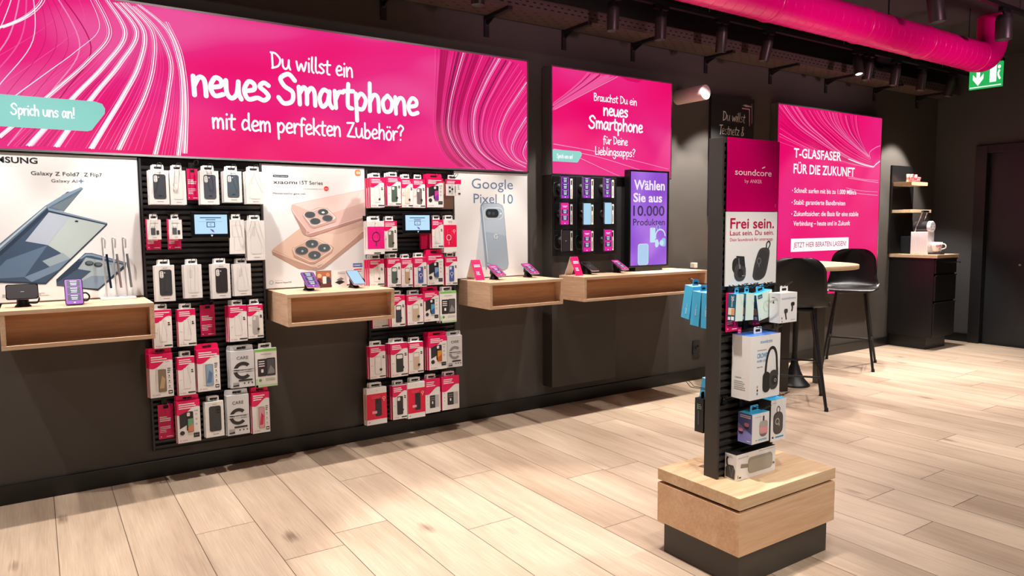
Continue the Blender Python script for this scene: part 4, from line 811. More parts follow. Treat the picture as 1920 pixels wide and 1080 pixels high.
@kind
def charger(a, x0, x1, z0, z1, k):
    w, h = x1-x0, z1-z0; a.rrect(x0+.24*w, x0+.58*w, z0+.24*h, z0+.58*h, .02*w, ink('#55565C'), 2); a.rrect(x0+.64*w, x0+.84*w, z0+.24*h, z0+.46*h, .04*w, ink('#3A3B40'), 2); a.rect(x0+.32*w, x0+.36*w, z0+.58*h, z0+.66*h, ink('#8A8B90'), 2); a.rect(x0+.46*w, x0+.5*w, z0+.58*h, z0+.66*h, ink('#8A8B90'), 2)
    a.rect(x0+.2*w, x0+.8*w, z0+.82*h, z0+.84*h, TXG, 2); a.rect(x0+.4*w, x0+.65*w, z0+.1*h, z0+.12*h, TXG, 2)
@kind
def blank(a, x0, x1, z0, z1, k): pass
PINKSIDE = ('clear_case','color_case','glass','wallet_book','wallet_pink','camera_glass')
def package(name, kd, r, label, cat, group, yf=-.17, dep=.022, tabm=None, tab=True, **k):
    x0, x1, z0, z1 = r; w = x1-x0
    side = PK_GR if kd == 'care' else PK_BR if kd == 'blank' and k.get('brown') else PINK if kd in ('pink_card',) else PK_P if kd == 'blank' else PK_W
    b = B()
    if kd in PINKSIDE:
        b.box(x0, x1, yf, yf+dep, z0, z1, PK_W); leftface(b, x0).rect(-yf-dep, -yf, z0, z1, PK_P, 1)
        s = Art(b, (0,0,z1), (1,0,0), (0,1,0), (0,0,1)); s.rect(x0, x1, yf, yf+dep, PK_P if kd in ('glass','wallet_book','wallet_pink') else PK_W, 1)
    else: b.box(x0, x1, yf, yf+dep, z0, z1, side)
    KINDS[kd](front(b, yf), x0, x1, z0, z1, k)
    o = tag(b.build(name), label, cat, group)
    if tab and kd != 'pink_card':
        full = kd in ('glass','care','wallet_book'); tw = w if full else w*.62; xc = (x0+x1)/2; th = .03
        tm = PK_GR if kd == 'care' else PK_P if kd in ('glass','wallet_book') or k.get('ptab') else PK_W
        b = B(); b.slab([(xc-tw/2,z1),(xc+tw/2,z1),(xc+tw/2*.96,z1+th*.8),(xc+tw/2*.9,z1+th),(xc-tw/2*.9,z1+th),(xc-tw/2*.96,z1+th*.8)], (0,yf+dep-.001,0), (1,0,0), (0,0,1), (0,-1,0), -.001, .0008, tm)
        front(b, yf+dep-.0018).rrect(xc-w*.2, xc+w*.2, z1+.008, z1+.02, .005, SLOT, 1); b.build('hang_tab', o)
    return o
def behind(o, n, label_fmt, dep=.024, dx=-.004, dz=-.002):
    for i in range(n):
        p = o.location + Vector((dx*(i+1), dep*(i+1), dz*(i+1)))
        dup(o, p, None, label_fmt % ('directly behind', 'two places behind', 'three places behind')[i])
g1 = 'packages on the left slat wall'; g2 = 'packages on the right slat wall'
HK1 = []; HK2 = []
def put(lst, rec, g, hk):
    for e in rec:
        kd, r, label, n = e[:4]; k = dict(e[4]) if len(e) > 4 else {}
        nm, cat = ('case_package', 'phone case box')
        if kd in ('glass', 'camera_glass'): nm, cat = 'screen_glass_package', 'screen protector box'
        if kd == 'pink_card': nm, cat = 'price_card', 'hanging card'
        if kd == 'charger': nm, cat = 'charger_package', 'charger box'
        if kd in ('magsafe', 'magsafe_red'): nm, cat = 'magnetic_ring_package', 'phone case box'
        if kd.startswith('wallet'): nm = 'wallet_case_package'
        if kd == 'blank': nm, cat = 'carton', 'box'
        yf = k.pop('yf', -.17 if kd != 'pink_card' else -.05); dep = k.pop('dep', .022 if kd != 'pink_card' else .002)
        o = package(nm, kd, r, label, cat, g, yf, dep, **k)
        if n: short = k.get('short') or label.split(',')[0]; behind(o, n, 'matching box hung %s the ' + short)
        if not k.get('nohook'): hk.append(((r[0]+r[1])/2, r[3]+.014, -yf-.032+.05 if kd != 'pink_card' else .16))
# ---- left slat wall
L_ = 'left slat wall'
put('l', [
('case_white',(.522,.616,1.53,1.71),'white case box with dark grey phone case, top row far left of left slat wall',1,{'short':'top left grey case box'}),
('plain_white',(.622,.701,1.529,1.712),'plain white case box, second in the top row of the left slat wall',1,{'short':'plain box second in top row, left slat wall'}),
('pink_card',(.726,.784,1.56,1.733),'magenta text card between white boxes, top row of left slat wall',0,{}),
('case_white',(.771,.869,1.532,1.716),'white case box with slate case, right of the top row magenta card, left slat wall',1,{'col':'#4A4F5C','short':'slate case box in top row, left slat wall'}),
('case_white',(.894,.992,1.545,1.718),'white case box with teal grey case, fourth box of top row, left slat wall',1,{'col':'#4D5B68','short':'teal grey case box in top row'}),
('plain_white',(1.013,1.113,1.538,1.72),'plain white case box at the right end of top row, left slat wall',1,{'ptab':0,'short':'plain box at right end of top row'}),
('charger',(.503,.568,1.343,1.448),'small white charger box on magenta card, far left of second row, left slat wall',0,{'dep':.02}),
('charger',(.608,.671,1.344,1.448),'small white charger box on magenta card, left of the tablet, left slat wall',0,{'dep':.02}),
('outline_white',(.915,.996,1.255,1.448),'white box with thin line drawing, half behind the tablet of left slat wall',0,{}),
('plain_white',(1.008,1.107,1.217,1.444),'tall plain white box at the right end of second row, left slat wall',1,{'short':'tall plain box right of the tablet'}),
('case_white',(.528,.623,1.01,1.204),'white case box with charcoal case, third row far left of left slat wall',1,{'col':'#3A3B3F','short':'third row charcoal case box'}),
('plain_white',(.67,.76,1.019,1.203),'plain white case box, second in third row of the left slat wall',1,{'short':'second box of third row, left slat wall'}),
('case_white',(.811,.909,1.008,1.202),'white case box with dark brown case, third row of left slat wall',1,{'col':'#2F2A2B','short':'dark brown case box'}),
('plain_white',(.929,1.023,1.016,1.198),'plain white case box, right end of third row, left slat wall',1,{'short':'right end box of third row, left slat wall'}),
('clear_case',(.507,.598,.757,.965),'magenta topped clear case box, far left of fourth row, left slat wall',1,{'short':'clear case box beside the far left shelf'}),
('clear_case',(.629,.718,.756,.96),'magenta topped clear case box, left of the fourth row text card, left slat wall',1,{'short':'clear case box left of the fourth row card'}),
('pink_card',(.763,.842,.785,.965),'magenta text card hanging alone in fourth row, left slat wall',0,{}),
('clear_case',(.894,.991,.757,.962),'magenta topped clear case box, right of the fourth row text card, left slat wall',2,{'short':'clear case box right of the fourth row card'}),
('color_case',(.995,1.081,.766,.96),'magenta box with pale silver case, right end of fourth row, left slat wall',0,{'col':'#B8B4B2','cam':'i'}),
('glass',(.477,.592,.49,.727),'magenta and white screen glass box with bronze phone, fifth row far left',2,{'col':'#8C7A62','col2':'#C2A882','short':'bronze screen glass box'}),
('clear_case',(.617,.703,.485,.696),'magenta topped clear case box, second in fifth row of left slat wall',1,{'short':'clear case box in fifth row'}),
('glass',(.715,.833,.492,.727),'magenta and white screen glass box with blue phone, fifth row of left slat wall',1,{'col':'#8FA9C4','col2':'#5E7EA6','short':'blue screen glass box'}),
('care',(.893,1.022,.488,.7),'grey white box with big black C ring, fifth row of left slat wall',2,{'short':'black C ring box in fifth row'}),
('wallet_green',(1.028,1.151,.475,.699),'green edged wallet case box at the right end of fifth row, left slat wall',0,{}),
('pink_card',(.522,.60,.226,.421),'magenta text card at the far left of the bottom row, left slat wall',0,{}),
('wallet_book',(.601,.719,.218,.451),'magenta topped wallet case box with green orange phone, bottom row of left slat wall',1,{'col':'#6FA884','col2':'#E08A62','short':'green orange wallet box'}),
('case_white',(.746,.844,.225,.426),'white case box with charcoal case, middle of bottom row, left slat wall',1,{'col':'#3A3A3C','cam':'q','short':'charcoal case box of the bottom row'}),
('care',(.862,.983,.216,.447),'grey white box with big black C ring, bottom row of left slat wall',1,{'short':'black C ring box in bottom row'}),
('glass',(1.0,1.099,.205,.445),'screen glass box with red phone, right end of bottom row, left slat wall',1,{'col':'#E3A3AE','col2':'#D3325E','short':'red screen glass box'}),
], g1, HK1)
for x0, x1, l in ((.497,.567,'far left'),(.60,.667,'second')):
    package('price_card', 'pink_card', (x0, x1, 1.289, 1.452), 'magenta card behind the %s charger box, left slat wall' % l, 'hanging card', g1, -.148, .002)
# ---- right slat wall
put('r', [
('clear_case',(1.763,1.855,1.525,1.71),'magenta topped clear case box with black dot, top row far left of right slat wall',2,{'dot':1,'short':'top left clear case box, right slat wall'}),
('color_case',(1.876,1.971,1.537,1.719),'magenta topped box with dark green case, top row of right slat wall',2,{'col':'#4F6156','short':'green case box in top row, right slat wall'}),
('color_case',(1.975,2.055,1.527,1.709),'magenta topped box with cream case, top row of right slat wall',1,{'col':'#E3D5C4','short':'cream case box in top row'}),
('color_case',(2.056,2.143,1.525,1.709),'magenta topped box with grey brown case, top row of right slat wall',0,{'col':'#75686A'}),
('wallet_book',(2.156,2.278,1.529,1.718),'magenta topped wallet case box with purple phone, top row of right slat wall',1,{'col':'#D03A9E','col2':'#8A2BB0','short':'purple wallet case box'}),
('camera_glass',(2.291,2.408,1.606,1.714),'small box with three camera lenses, right end of top row, right slat wall',0,{'yf':-.18,'dep':.015}),
('blank',(2.287,2.374,1.52,1.70),'brown carton hanging behind the small camera lens box, right slat wall',0,{'brown':1,'yf':-.13,'tab':False}),
('magsafe',(1.721,1.836,1.232,1.439),'white box with big magenta field and black ring, second row of right slat wall',1,{'yf':-.2,'short':'magenta black ring box'}),
('color_case',(1.849,1.937,1.247,1.439),'magenta topped box with olive case, left of the tablet, right slat wall',1,{'col':'#6B6A5E','short':'olive case box'}),
('blank',(2.132,2.183,1.252,1.40),'dark magenta carton below the tablet, right slat wall',0,{'yf':-.12,'tab':False}),
('clear_case',(2.189,2.273,1.259,1.447),'magenta topped clear case box, right of the tablet, right slat wall',1,{'short':'clear case box right of the tablet'}),
('magsafe_red',(2.277,2.374,1.226,1.447),'white box with red field and ring icons, second row right, right slat wall',1,{'short':'red field ring box'}),
('clear_case',(1.743,1.843,1.029,1.198),'magenta topped clear case box with black dot, third row far left of right slat wall',2,{'dot':1,'short':'third row clear case box, right slat wall'}),
('color_case',(1.865,1.959,1.017,1.202),'magenta topped box with green rimmed case, third row of right slat wall',2,{'col':'#55685E','cam':'b','outline':'#34433B','short':'green rimmed case box'}),
('color_case',(1.963,2.042,1.012,1.195),'magenta topped box with tan case, third row of right slat wall',1,{'col':'#C9A68A','cam':'b','outline':'#B08C70','short':'tan case box in third row'}),
('color_case',(2.053,2.144,1.007,1.201),'magenta topped box with blue ring case, middle of third row, right slat wall',1,{'col':'#4C5FA6','ring':1,'short':'middle blue ring case box'}),
('wallet_book',(2.149,2.269,1.015,1.219),'magenta topped wallet case box with blue phone, third row of right slat wall',1,{'col':'#7FA6D8','col2':'#3D5C96','short':'blue phone wallet box in third row'}),
('color_case',(2.285,2.376,1.008,1.198),'magenta topped box with blue ring case, right end of third row, right slat wall',1,{'col':'#4C5FA6','ring':1,'short':'right end blue ring case box'}),
('clear_case',(1.803,1.917,.742,.94),'magenta topped clear case box half hidden by the second shelf, right slat wall',0,{'yf':-.06}),
('color_case',(1.888,1.982,.758,.961),'magenta topped box with navy case, beside the second shelf, right slat wall',1,{'col':'#3A3D4B','cam':'b','short':'navy case box'}),
('color_case',(1.999,2.115,.76,.957),'magenta topped box with sand case, fourth row of right slat wall',1,{'col':'#CDB99F','cam':'b','short':'sand case box in fourth row'}),
('wallet_book',(2.12,2.232,.772,.974),'magenta topped wallet case box with blue green phone, fourth row of right slat wall',1,{'col':'#5FA8D0','col2':'#2F5FA0','short':'fourth row wallet case box'}),
('wallet_green',(2.24,2.365,.755,.967),'green edged wallet case box in fourth row, right slat wall',1,{'short':'green edged wallet box, right slat wall'}),
('color_case',(1.731,1.839,.435,.644),'magenta topped box with white line case, fifth row far left of right slat wall',1,{'col':'#F0EDEB','cam':'b','outline':'#BDB9B8','short':'white line case box'}),
('color_case',(1.875,1.996,.429,.649),'magenta topped box with black green case, fifth row of right slat wall',2,{'col':'#2E3632','cam':'b','short':'black green case box'}),
('color_case',(2.002,2.109,.436,.644),'magenta topped box with beige case, fifth row of right slat wall',1,{'col':'#D4BBA0','cam':'b','short':'beige case box in fifth row'}),
('wallet_book',(2.152,2.287,.443,.667),'magenta topped wallet case box with orange phone, fifth row of right slat wall',2,{'col':'#E59A2E','col2':'#C4591F','short':'orange phone wallet box'}),
('care',(2.29,2.405,.444,.659),'grey white box with pale grey C ring, fifth row of right slat wall',1,{'col':'#8D8E92','short':'pale C ring box'}),
('red_case',(1.703,1.84,.138,.376),'white box with red field and dark case, far left of bottom row, right slat wall',1,{'short':'bottom left red field box'}),
('color_case',(1.882,1.983,.147,.37),'magenta topped box with black case, second in bottom row of right slat wall',1,{'col':'#2B2A2D','short':'black case box in bottom row'}),
('red_case',(1.989,2.115,.137,.375),'white box with red field and dark case, middle of bottom row, right slat wall',1,{'short':'middle red field box'}),
('wallet_pink',(2.118,2.228,.153,.381),'magenta and white wallet case box, fourth in bottom row of right slat wall',1,{'short':'fourth bottom row wallet box'}),
('wallet_pink',(2.245,2.377,.155,.384),'magenta and white wallet case box, right end of bottom row, right slat wall',1,{'short':'right end bottom row wallet box'}),
], g2, HK2)
slat_wall(.492, 1.137, .155, 1.783, 'left slat wall of black slats between the folding phone and rose gold posters', HK1)
slat_wall(1.79, 2.434, .10, 1.765, 'right slat wall of black slats between the rose gold and slate blue phone posters', HK2)
def wall_tablet(x0, x1, z0, z1, label):
    t = thing('tablet', label, 'tablet', ((x0+x1)/2, -.17, z0), 'tablets on the slat walls')
    B().box(x0, x1, -.172, -.155, z0, z1, mat('tablet bezel', '#0A0D14', rough=.25)).build('housing', t, bevel=.005); xc = (x0+x1)/2; zc = (z0+z1)/2
    B().box(xc-.04, xc+.04, -.155, -.034, zc-.04, zc+.04, BLACK).build('wall_mount', t)
    b = B(); a = front(b, -.1724); e = .018; a.rect(x0+e, x1-e*.8, z0+e+.008, z1-e*.9, glow('#B8DDF6', 1.05), 0); TB = glow('#27466E', 1.0)
    a.rect(xc-.055, xc+.055, z1-.036, z1-.031, TB); a.rect(xc-.025, xc+.025, z1-.046, z1-.042, TB); a.rect(xc-.06, xc+.06, z1-.055, z1-.053, glow('#8FB6D6', 1.0))
    a.rrect(xc-.022, xc+.022, zc-.012, zc+.018, .003, TB, 2); a.rrect(xc-.018, xc+.018, zc-.008, zc+.014, .002, glow('#B8DDF6', 1.05), 3); a.ring(xc, zc+.003, .005, .002, TB, 4, 14, 40, 320)
    a.poly([(xc-.006,zc-.02),(xc+.012,zc-.026),(xc+.018,zc-.042),(xc+.004,zc-.034)], glow('#6A4FC0', 1.0), 3); a.poly([(xc-.002,z0+.02),(xc+.010,z0+.02),(xc+.004,z0+.01)], glow('#FFFFFF', 1.0), 3); a.disc(xc+.002, zc-.05, .002, TB, 3, 8)
    b.build('screen', t); return t
wall_tablet(.717, .919, 1.344, 1.492, 'tablet with light blue screen on the left slat wall')
wall_tablet(1.979, 2.185, 1.353, 1.492, 'tablet with light blue screen on the right slat wall')

# ------------------------------------------------------------------ things standing on the box shelves
def tilted(name_label, x, y, zt, style, tilt=38, w=.078, h=.16, landscape=False, yaw=0, label=None, group=None):
    """phone resting on a stand: its centre at (x, y, zt), top edge leaning back to the wall"""
    if landscape: w, h = h, w
    t = thing('smartphone', label, 'smartphone', (x, y, zt), group)
    X = Matrix.Translation((x, y, zt)) @ Matrix.Rotation(R(yaw), 4, 'Z') @ Matrix.Rotation(R(-(90-tilt)), 4, 'X')
    b = B(); b.X = X; rrp = []
    for cx, cz, a0 in ((w/2-.01,h/2-.01,0),(-w/2+.01,h/2-.01,90),(-w/2+.01,-h/2+.01,180),(w/2-.01,-h/2+.01,270)):
        for k in range(5): q = R(a0+22.5*k); rrp.append((cx+.01*math.cos(q), cz+.01*math.sin(q)))
    b.slab(rrp, (0,0,0), (1,0,0), (0,0,1), (0,-1,0), -.008, 0, GLASSY, mat('phone side metal', '#B9A7C6', rough=.3, metal=.8)); b.build('body', t)
    b = B(); b.X = X; a = Art(b, (0,-.0002,0), (1,0,0), (0,0,1), (0,-1,0)); phone_ui(a, -w/2+.003, w/2-.003, -h/2+.003, h/2-.003, style); b.build('screen', t); return X
def stand(x, y, label, group, cable=True):
    t = thing('phone_stand', label, 'phone stand', (x, y, 1.0305), group)
    b = B(); b.lathe([(.034,0),(.034,.004),(.026,.012),(.024,.04)], (x,y,1.0305), BLACK, 24); b.slab([(-.024,.035),(.024,.035),(.02,.082),(-.02,.056)], (x-.02,y,1.0305), (0,1,0), (0,0,1), (1,0,0), 0, .04, BLACK); b.build('cone_base', t)
    if cable: b = B(); b.tube(smooth_path3([(x+.02,y-.005,1.075),(x+.05,y-.01,1.085),(x+.066,y-.01,1.066),(x+.055,y-.01,1.046),(x+.022,y-.006,1.048)]), .004, RUBBER, 8); b.build('coiled_cable', t)
gp, gs = 'phones displayed on the shelves', 'phone stands on the shelves'
for (x, y, st, land, ti, lb) in [(-.06,-.225,'dark',True,62,'at the left end of the far left shelf'),(.15,-.25,'purple',False,52,'in the middle of the far left shelf'),
    (1.345,-.2,'purple',False,32,'at the left of the middle shelf'),(1.63,-.19,'blue',False,30,'at the right of the middle shelf'),
    (2.67,-.17,'magenta',False,26,'on the left of the short shelf'),(2.985,-.13,'magenta',False,26,'on the right of the short shelf'),
    (3.52,-.165,'dark',False,26,'on the left of the longest shelf'),(3.81,-.18,'magenta',False,26,'on the longest shelf in front of the purple screen')]:
    stand(x, y, 'black cone phone stand %s' % lb, gs)
    tilted('', x, y-.035, 1.095 if not land else 1.105, st, ti, landscape=land, w=.078, h=.152 if not land else .13, label='%s phone on a stand %s' % ({'dark':'dark','purple':'purple screen','blue':'light blue screen','magenta':'magenta screen'}[st], lb), group=gp)
# acrylic stand with three upright folding phones
t = thing('acrylic_phone_rack', 'white based rack of three chrome rods at the right end of far left shelf', 'phone rack', (.36,-.085,1.0305))
B().box(.275, .44, -.12, -.045, 1.0305, 1.041, mat('white acrylic', '#F2F1F0', rough=.2)).build('base', t, bevel=.002)
for i, x in enumerate((.305, .352, .40)):
    B().tube(smooth_path3([(x,-.075,1.04),(x-.004,-.072,1.2),(x-.008,-.07,1.335),(x-.004,-.078,1.355),(x+.004,-.085,1.345),(x+.003,-.085,1.30)]), .0042, mat('polished steel', '#EDEDEF', rough=.3, metal=.6), 10).build('rod', t)
for i, (x, c) in enumerate(((.305,'#2E3A52'),(.352,'#C9B4B6'),(.40,'#A9ADB4'))):
    b = B(); b.X = Matrix.Translation((x+.014,-.09,1.18)) @ Matrix.Rotation(R(-4), 4, 'Y')
    b.box(-.0045, .0045, -.022, .0, -.09, .09, mat('folding phone '+c, c, rough=.25, metal=.7)); b.box(-.0065, -.0045, -.022, 0, -.09, .09, CHROME)
    tag(b.build('folding_phone', bevel=.002), ('dark navy', 'rose silver', 'silver grey')[i]+' folded phone clipped upright on the chrome rod rack', 'smartphone', 'folded phones on the rod rack')
# picture card behind the phones on the second shelf
b = B(); b.box(1.425, 1.52, -.1, -.097, 1.0305, 1.135, ink('#3A2A28')); a = front(b, -.1); a.rect(1.427, 1.518, 1.0325, 1.133, ink('#B8704E'), 1); a.poly([(1.427,1.033),(1.518,1.033),(1.518,1.075),(1.47,1.06),(1.427,1.085)], ink('#5A2E2A'), 2)
a.disc(1.445, 1.105, .014, ink('#E8B795'), 3); a.disc(1.498, 1.11, .012, ink('#D99C74'), 3); a.disc(1.445, 1.075, .016, ink('#7C2E3E'), 3); a.disc(1.5, 1.08, .015, ink('#2E3A52'), 3); a.rrect(1.465, 1.488, 1.055, 1.1, .004, ink('#F2EFEA'), 4)
tag(b.build('picture_card'), 'small photo card of people standing behind the phones on the middle shelf', 'card')
b = B(); b.box(1.523, 1.618, -.105, -.102, 1.0305, 1.135, PK_W); a = front(b, -.105); a.poly([(1.54,1.06),(1.575,1.075),(1.605,1.06),(1.57,1.045)], TXD, 1); a.poly([(1.55,1.075),(1.58,1.09),(1.60,1.08),(1.575,1.068)], ink('#8A8B90'), 2); a.lines(1.56, 1.61, 1.12, .008, 2, .003, TXG, 1, 2)
tag(b.build('picture_card'), 'white card with dark device drawing, right of the photo card, middle shelf', 'card')
for x, y, lb in ((2.55,-.15,'short shelf'),(3.36,-.235,'longest shelf')):
    b = B(); z = 1.0305; w = .07
    b.slab([(-.085,0),(-.081,0),(-.015,.135),(-.019,.139)], (x-w/2,y+.05,z), (0,1,0), (0,0,1), (1,0,0), 0, w, PINK); b.slab([(.05,0),(.054,0),(-.015,.139),(-.019,.135)], (x-w/2,y+.05,z), (0,1,0), (0,0,1), (1,0,0), 0, w, PK_W)
    n = Vector((0,-.139,.066)).normalized(); u = Vector((0,.066,.139)).normalized(); a = Art(b, Vector((x,y-.035,z))+n*.0002, (1,0,0), u, n); a.lines(-.025, .025, .11, .012, 2, .006, TXW, 1, 2); a.lines(-.02, .022, .06, .01, 3, .004, TXW, 1, 4)
    tag(b.build('tent_card'), 'small folded magenta price card standing at the left end of the %s' % lb, 'tent card', 'folded price cards')

# ------------------------------------------------------------------ product tower on its wooden plinth
t = thing('display_plinth', 'wooden display plinth with dark base in the foreground, carrying the product tower', 'plinth', (2.475,-2.478,0))
KX0, KX1, KY0, KY1 = 2.163, 2.787, -2.692, -2.265
B().box(KX0+.022, KX1-.022, KY0+.02, KY1-.02, 0, .136, mat('bronze grey laminate', '#3A3530', rough=.45)).build('base', t, bevel=.001)
B().box(KX0, KX1, KY0, KY1, .136, .306, wood('plinth oak', '#E4C09C', '#CBA07A', 'X', .8)).build('body', t, bevel=.0012); B().box(KX0+.02, KX1-.02, KY0+.02, KY1-.02, .306, .319, mat('shadow gap black', '#1A120C', rough=.8)).build('shadow_gap', t)
B().box(KX0, KX1, KY0, KY1, .319, .367, wood('plinth top oak', '#E3C6A2', '#C6A077', 'X', .7)).build('top_board', t, bevel=.0015)
FX0, FX1, FY0, FY1 = 2.253, 2.61, -2.5, -2.443
t = thing('product_tower', 'slim charcoal slatted product tower with two sign panels standing on the wooden plinth', 'display tower', (2.43,-2.47,.3672))
TW = mat('tower charcoal', '#35322F', rough=.45)
B().box(FX0, FX0+.012, FY0-.006, FY1+.006, .3672, 1.742, TW).build('side_panel', t, bevel=.0015); B().box(FX1-.012, FX1, FY0-.006, FY1+.006, .3672, 1.742, TW).build('side_panel', t, bevel=.0015)
B().box(FX0+.012, FX1-.012, FY0+.012, FY1-.012, .3672, 1.74, mat('slat groove', '#0B0B0C', rough=.7)).build('core', t); B().box(FX0+.012, FX1-.012, FY0-.004, FY1+.004, 1.72, 1.742, TW).build('cap', t)
TSL = mat('tower slat', '#332F2C', rough=.45)
for s, nm in ((1,'front_slats'), (-1,'rear_slats')):
    b = B(); yb = FY0+.012 if s == 1 else FY1-.012
    for i in range(44):
        z = .375+i*.0305; b.slab([(0,z),(.010,z+.003),(.014,z+.018),(0,z+.0215)], (FX0+.013,yb,0), (0,-s,0), (0,0,1), (1,0,0), 0, FX1-FX0-.026, TSL)
    b.build(nm, t)
b = B(); b.box(2.276, 2.598, -2.513, -2.507, 1.453, 1.742, mat('magenta acrylic', '#C8005E', rough=.18)); a = front(b, -2.5132)
LP = ink('#F7A8C6'); a.text('soundcore', 2.319, 1.597, .026, ink('#FBD3E1'), .229, bold=.004); a.line([(2.486,1.628),(2.505,1.634)], .0045, ink('#FBD3E1'), 2, smooth=0); a.text('by', 2.379, 1.567, .015, LP, .024); a.text('ANKER', 2.412, 1.567, .015, LP, .074, bold=.006); a.rect(2.578, 2.579, 1.47, 1.485, LP)
b.build('header_sign', t, bevel=.001)
b = B(); b.box(2.274, 2.594, -2.513, -2.507, 1.155, 1.451, mat('sign white', '#E4E1DF', rough=.3)); a = front(b, -2.5132); CR = ink('#B3083F'); DG = ink('#2C2B2B'); DG2 = ink('#454343')
a.text('Frei sein.', 2.297, 1.385, .043, CR, .276, bold=.014); a.text('Laut sein. Du sein.', 2.296, 1.3575, .02, CR, .277, bold=.006); a.text('Dein Soundtrack für unterwegs.', 2.297, 1.334, .0135, ink('#C7436B'), .274)
a.rrect(2.313, 2.372, 1.205, 1.268, .025, DG, 2); a.rrect(2.325, 2.397, 1.172, 1.245, .03, DG2, 3); a.poly([(2.335,1.275),(2.385,1.272),(2.392,1.23),(2.36,1.235)], DG, 4); a.line([(2.35,1.265),(2.358,1.215),(2.36,1.24)], .004, ink('#8A8787'), 5, smooth=2); a.disc(2.363, 1.205, .018, DG, 5, 16); a.rect(2.372, 2.39, 1.192, 1.195, ink('#9A9797'), 6)
a.poly(smooth_path([(2.44,1.188),(2.455,1.173),(2.49,1.172),(2.522,1.19),(2.54,1.24),(2.548,1.285),(2.535,1.302),(2.50,1.304),(2.475,1.29),(2.45,1.235),(2.44,1.188)], 4)[:-1], DG2, 2); a.poly(smooth_path([(2.455,1.19),(2.465,1.18),(2.49,1.179),(2.513,1.194),(2.528,1.24),(2.535,1.28),(2.51,1.294),(2.485,1.285),(2.465,1.235),(2.455,1.19)], 4)[:-1], ink('#3B3939'), 3)
a.line([(2.525,1.3),(2.527,1.322),(2.541,1.33),(2.549,1.318),(2.536,1.298)], .006, DG, 4); a.ring(2.478, 1.25, .012, .0045, ink('#6D6A6A'), 5, 18); a.rect(2.476, 2.481, 1.226, 1.238, ink('#6D6A6A'), 5)
b.build('white_sign', t, bevel=.001)
for x, z, ln, y0, sg, l in ((2.308,1.15,.085,FY0,-1,'holding the leftmost teal sided power bank box'),(2.364,1.15,.09,FY0,-1,'holding the middle teal sided power bank box'),(2.44,1.15,.1,FY0,-1,'holding the tilted mint power bank box'),(2.528,1.15,.13,FY0,-1,'holding the white earbud box'),
    (2.41,.985,.17,FY0,-1,'holding the large headphone box'),(2.396,.662,.14,FY0,-1,'holding the violet sided cube box'),(2.54,.693,.12,FY0,-1,'holding the box with the oval dark speaker'),(2.29,.69,.03,FY0,-1,'empty, clipped to the slats left of the cube box'),
    (2.34,1.15,.17,FY1,1,'behind the tower holding the cyan boxes'),(2.31,.71,.15,FY1,1,'low behind the tower, beside the black box')):
    o = hook(None, x, z, ln, y0+(.001 if sg > 0 else -.001)*5, sg); tag(o, 'black wire hook %s' % l, 'hook', 'wire hooks on the tower')
def carton(name, label, x0, x1, y0, y1, z0, z1, side, top=None, draw=None, leftdraw=None, rot=None, tabm=None, leftm=None, cat='boxed product', group='boxed products on the tower', tabx=None):
    b = B()
    if rot is not None:
        c = Vector(((x0+x1)/2, (y0+y1)/2, z1)); X = Matrix.Translation(c) @ rot @ Matrix.Translation(-c); b.X = X
    b.box(x0, x1, y0, y1, z0, z1, side)
    if top: Art(b, (0,0,z1), (1,0,0), (0,1,0), (0,0,1)).rect(x0, x1, y0, y1, top, 1)
    if leftm: leftface(b, x0).rect(-y1, -y0, z0, z1, leftm, 1)
    if draw: draw(front(b, y0))
    if leftdraw: leftdraw(leftface(b, x0))
    o = tag(b.build(name), label, cat, group)
    if tabm:
        b2 = B(); b2.X = b.X; xc = tabx if tabx else (x0+x1)/2; tw = min(.05, (x1-x0)*.5); yc = (y0+y1)/2
        b2.slab([(xc-tw/2,z1),(xc+tw/2,z1),(xc+tw/2,z1+.022),(xc+tw/2-.004,z1+.027),(xc-tw/2+.004,z1+.027),(xc-tw/2,z1+.022)], (0,yc,0), (1,0,0), (0,0,1), (0,-1,0), 0, .0015, tabm); front(b2, yc-.0015).rrect(xc-tw*.3, xc+tw*.3, z1+.007, z1+.017, .004, SLOT, 1); b2.build('hang_tab', o)
    return o
CY = mat('cyan carton', '#4CBBEA', rough=.42); TEAL = ink('#1F5F7A'); MINTG = mat('pale mint carton', '#DCEFE4', rough=.42); BL = ink('#3B9BD0')
# headphone box
def d1(a):
    a.text('soundcore', 2.37, .93, .0145, ink('#6FA3C4'), .075, bold=.004); a.text('CROWD', 2.352, .872, .019, BL, .068, bold=.02); a.text('NOISE GONE', 2.352, .855, .009, BL, .066, bold=.01); a.rect(2.352, 2.41, .9, .904, TXG); a.text('Space One', 2.352, .833, .006, TXD, .034)
    a.line([(2.405,.80),(2.412,.86),(2.43,.90),(2.455,.905),(2.472,.88),(2.478,.83),(2.482,.79)], .012, DG, 3); a.rrect(2.388, 2.435, .728, .812, .022, DG, 4); a.rrect(2.428, 2.485, .735, .815, .026, DG2, 5); a.disc(2.462, .772, .02, DG, 6, 18); a.ring(2.466, .772, .006, .0022, ink('#B9B7B5'), 7, 12)
    for i, c in enumerate(('#C9A35A', '#2A2A2D', '#4A7FA8')): a.rect(2.353, 2.36, .752-i*.014, .761-i*.014, ink(c), 2)
def d1l(a): a.lines(2.535, 2.60, .775, .008, 5, .003, TXG, 1, 3); a.rect(2.54, 2.57, .79, .794, TXG, 1)
carton('headphone_box', 'large white headphone box hanging in the middle of the tower', 2.312, 2.498, -2.612, -2.522, .706, .962, PK_W, mat('blue violet box lid', '#3E6FC0', rough=.4), d1, d1l, None, PK_W, tabx=2.41)
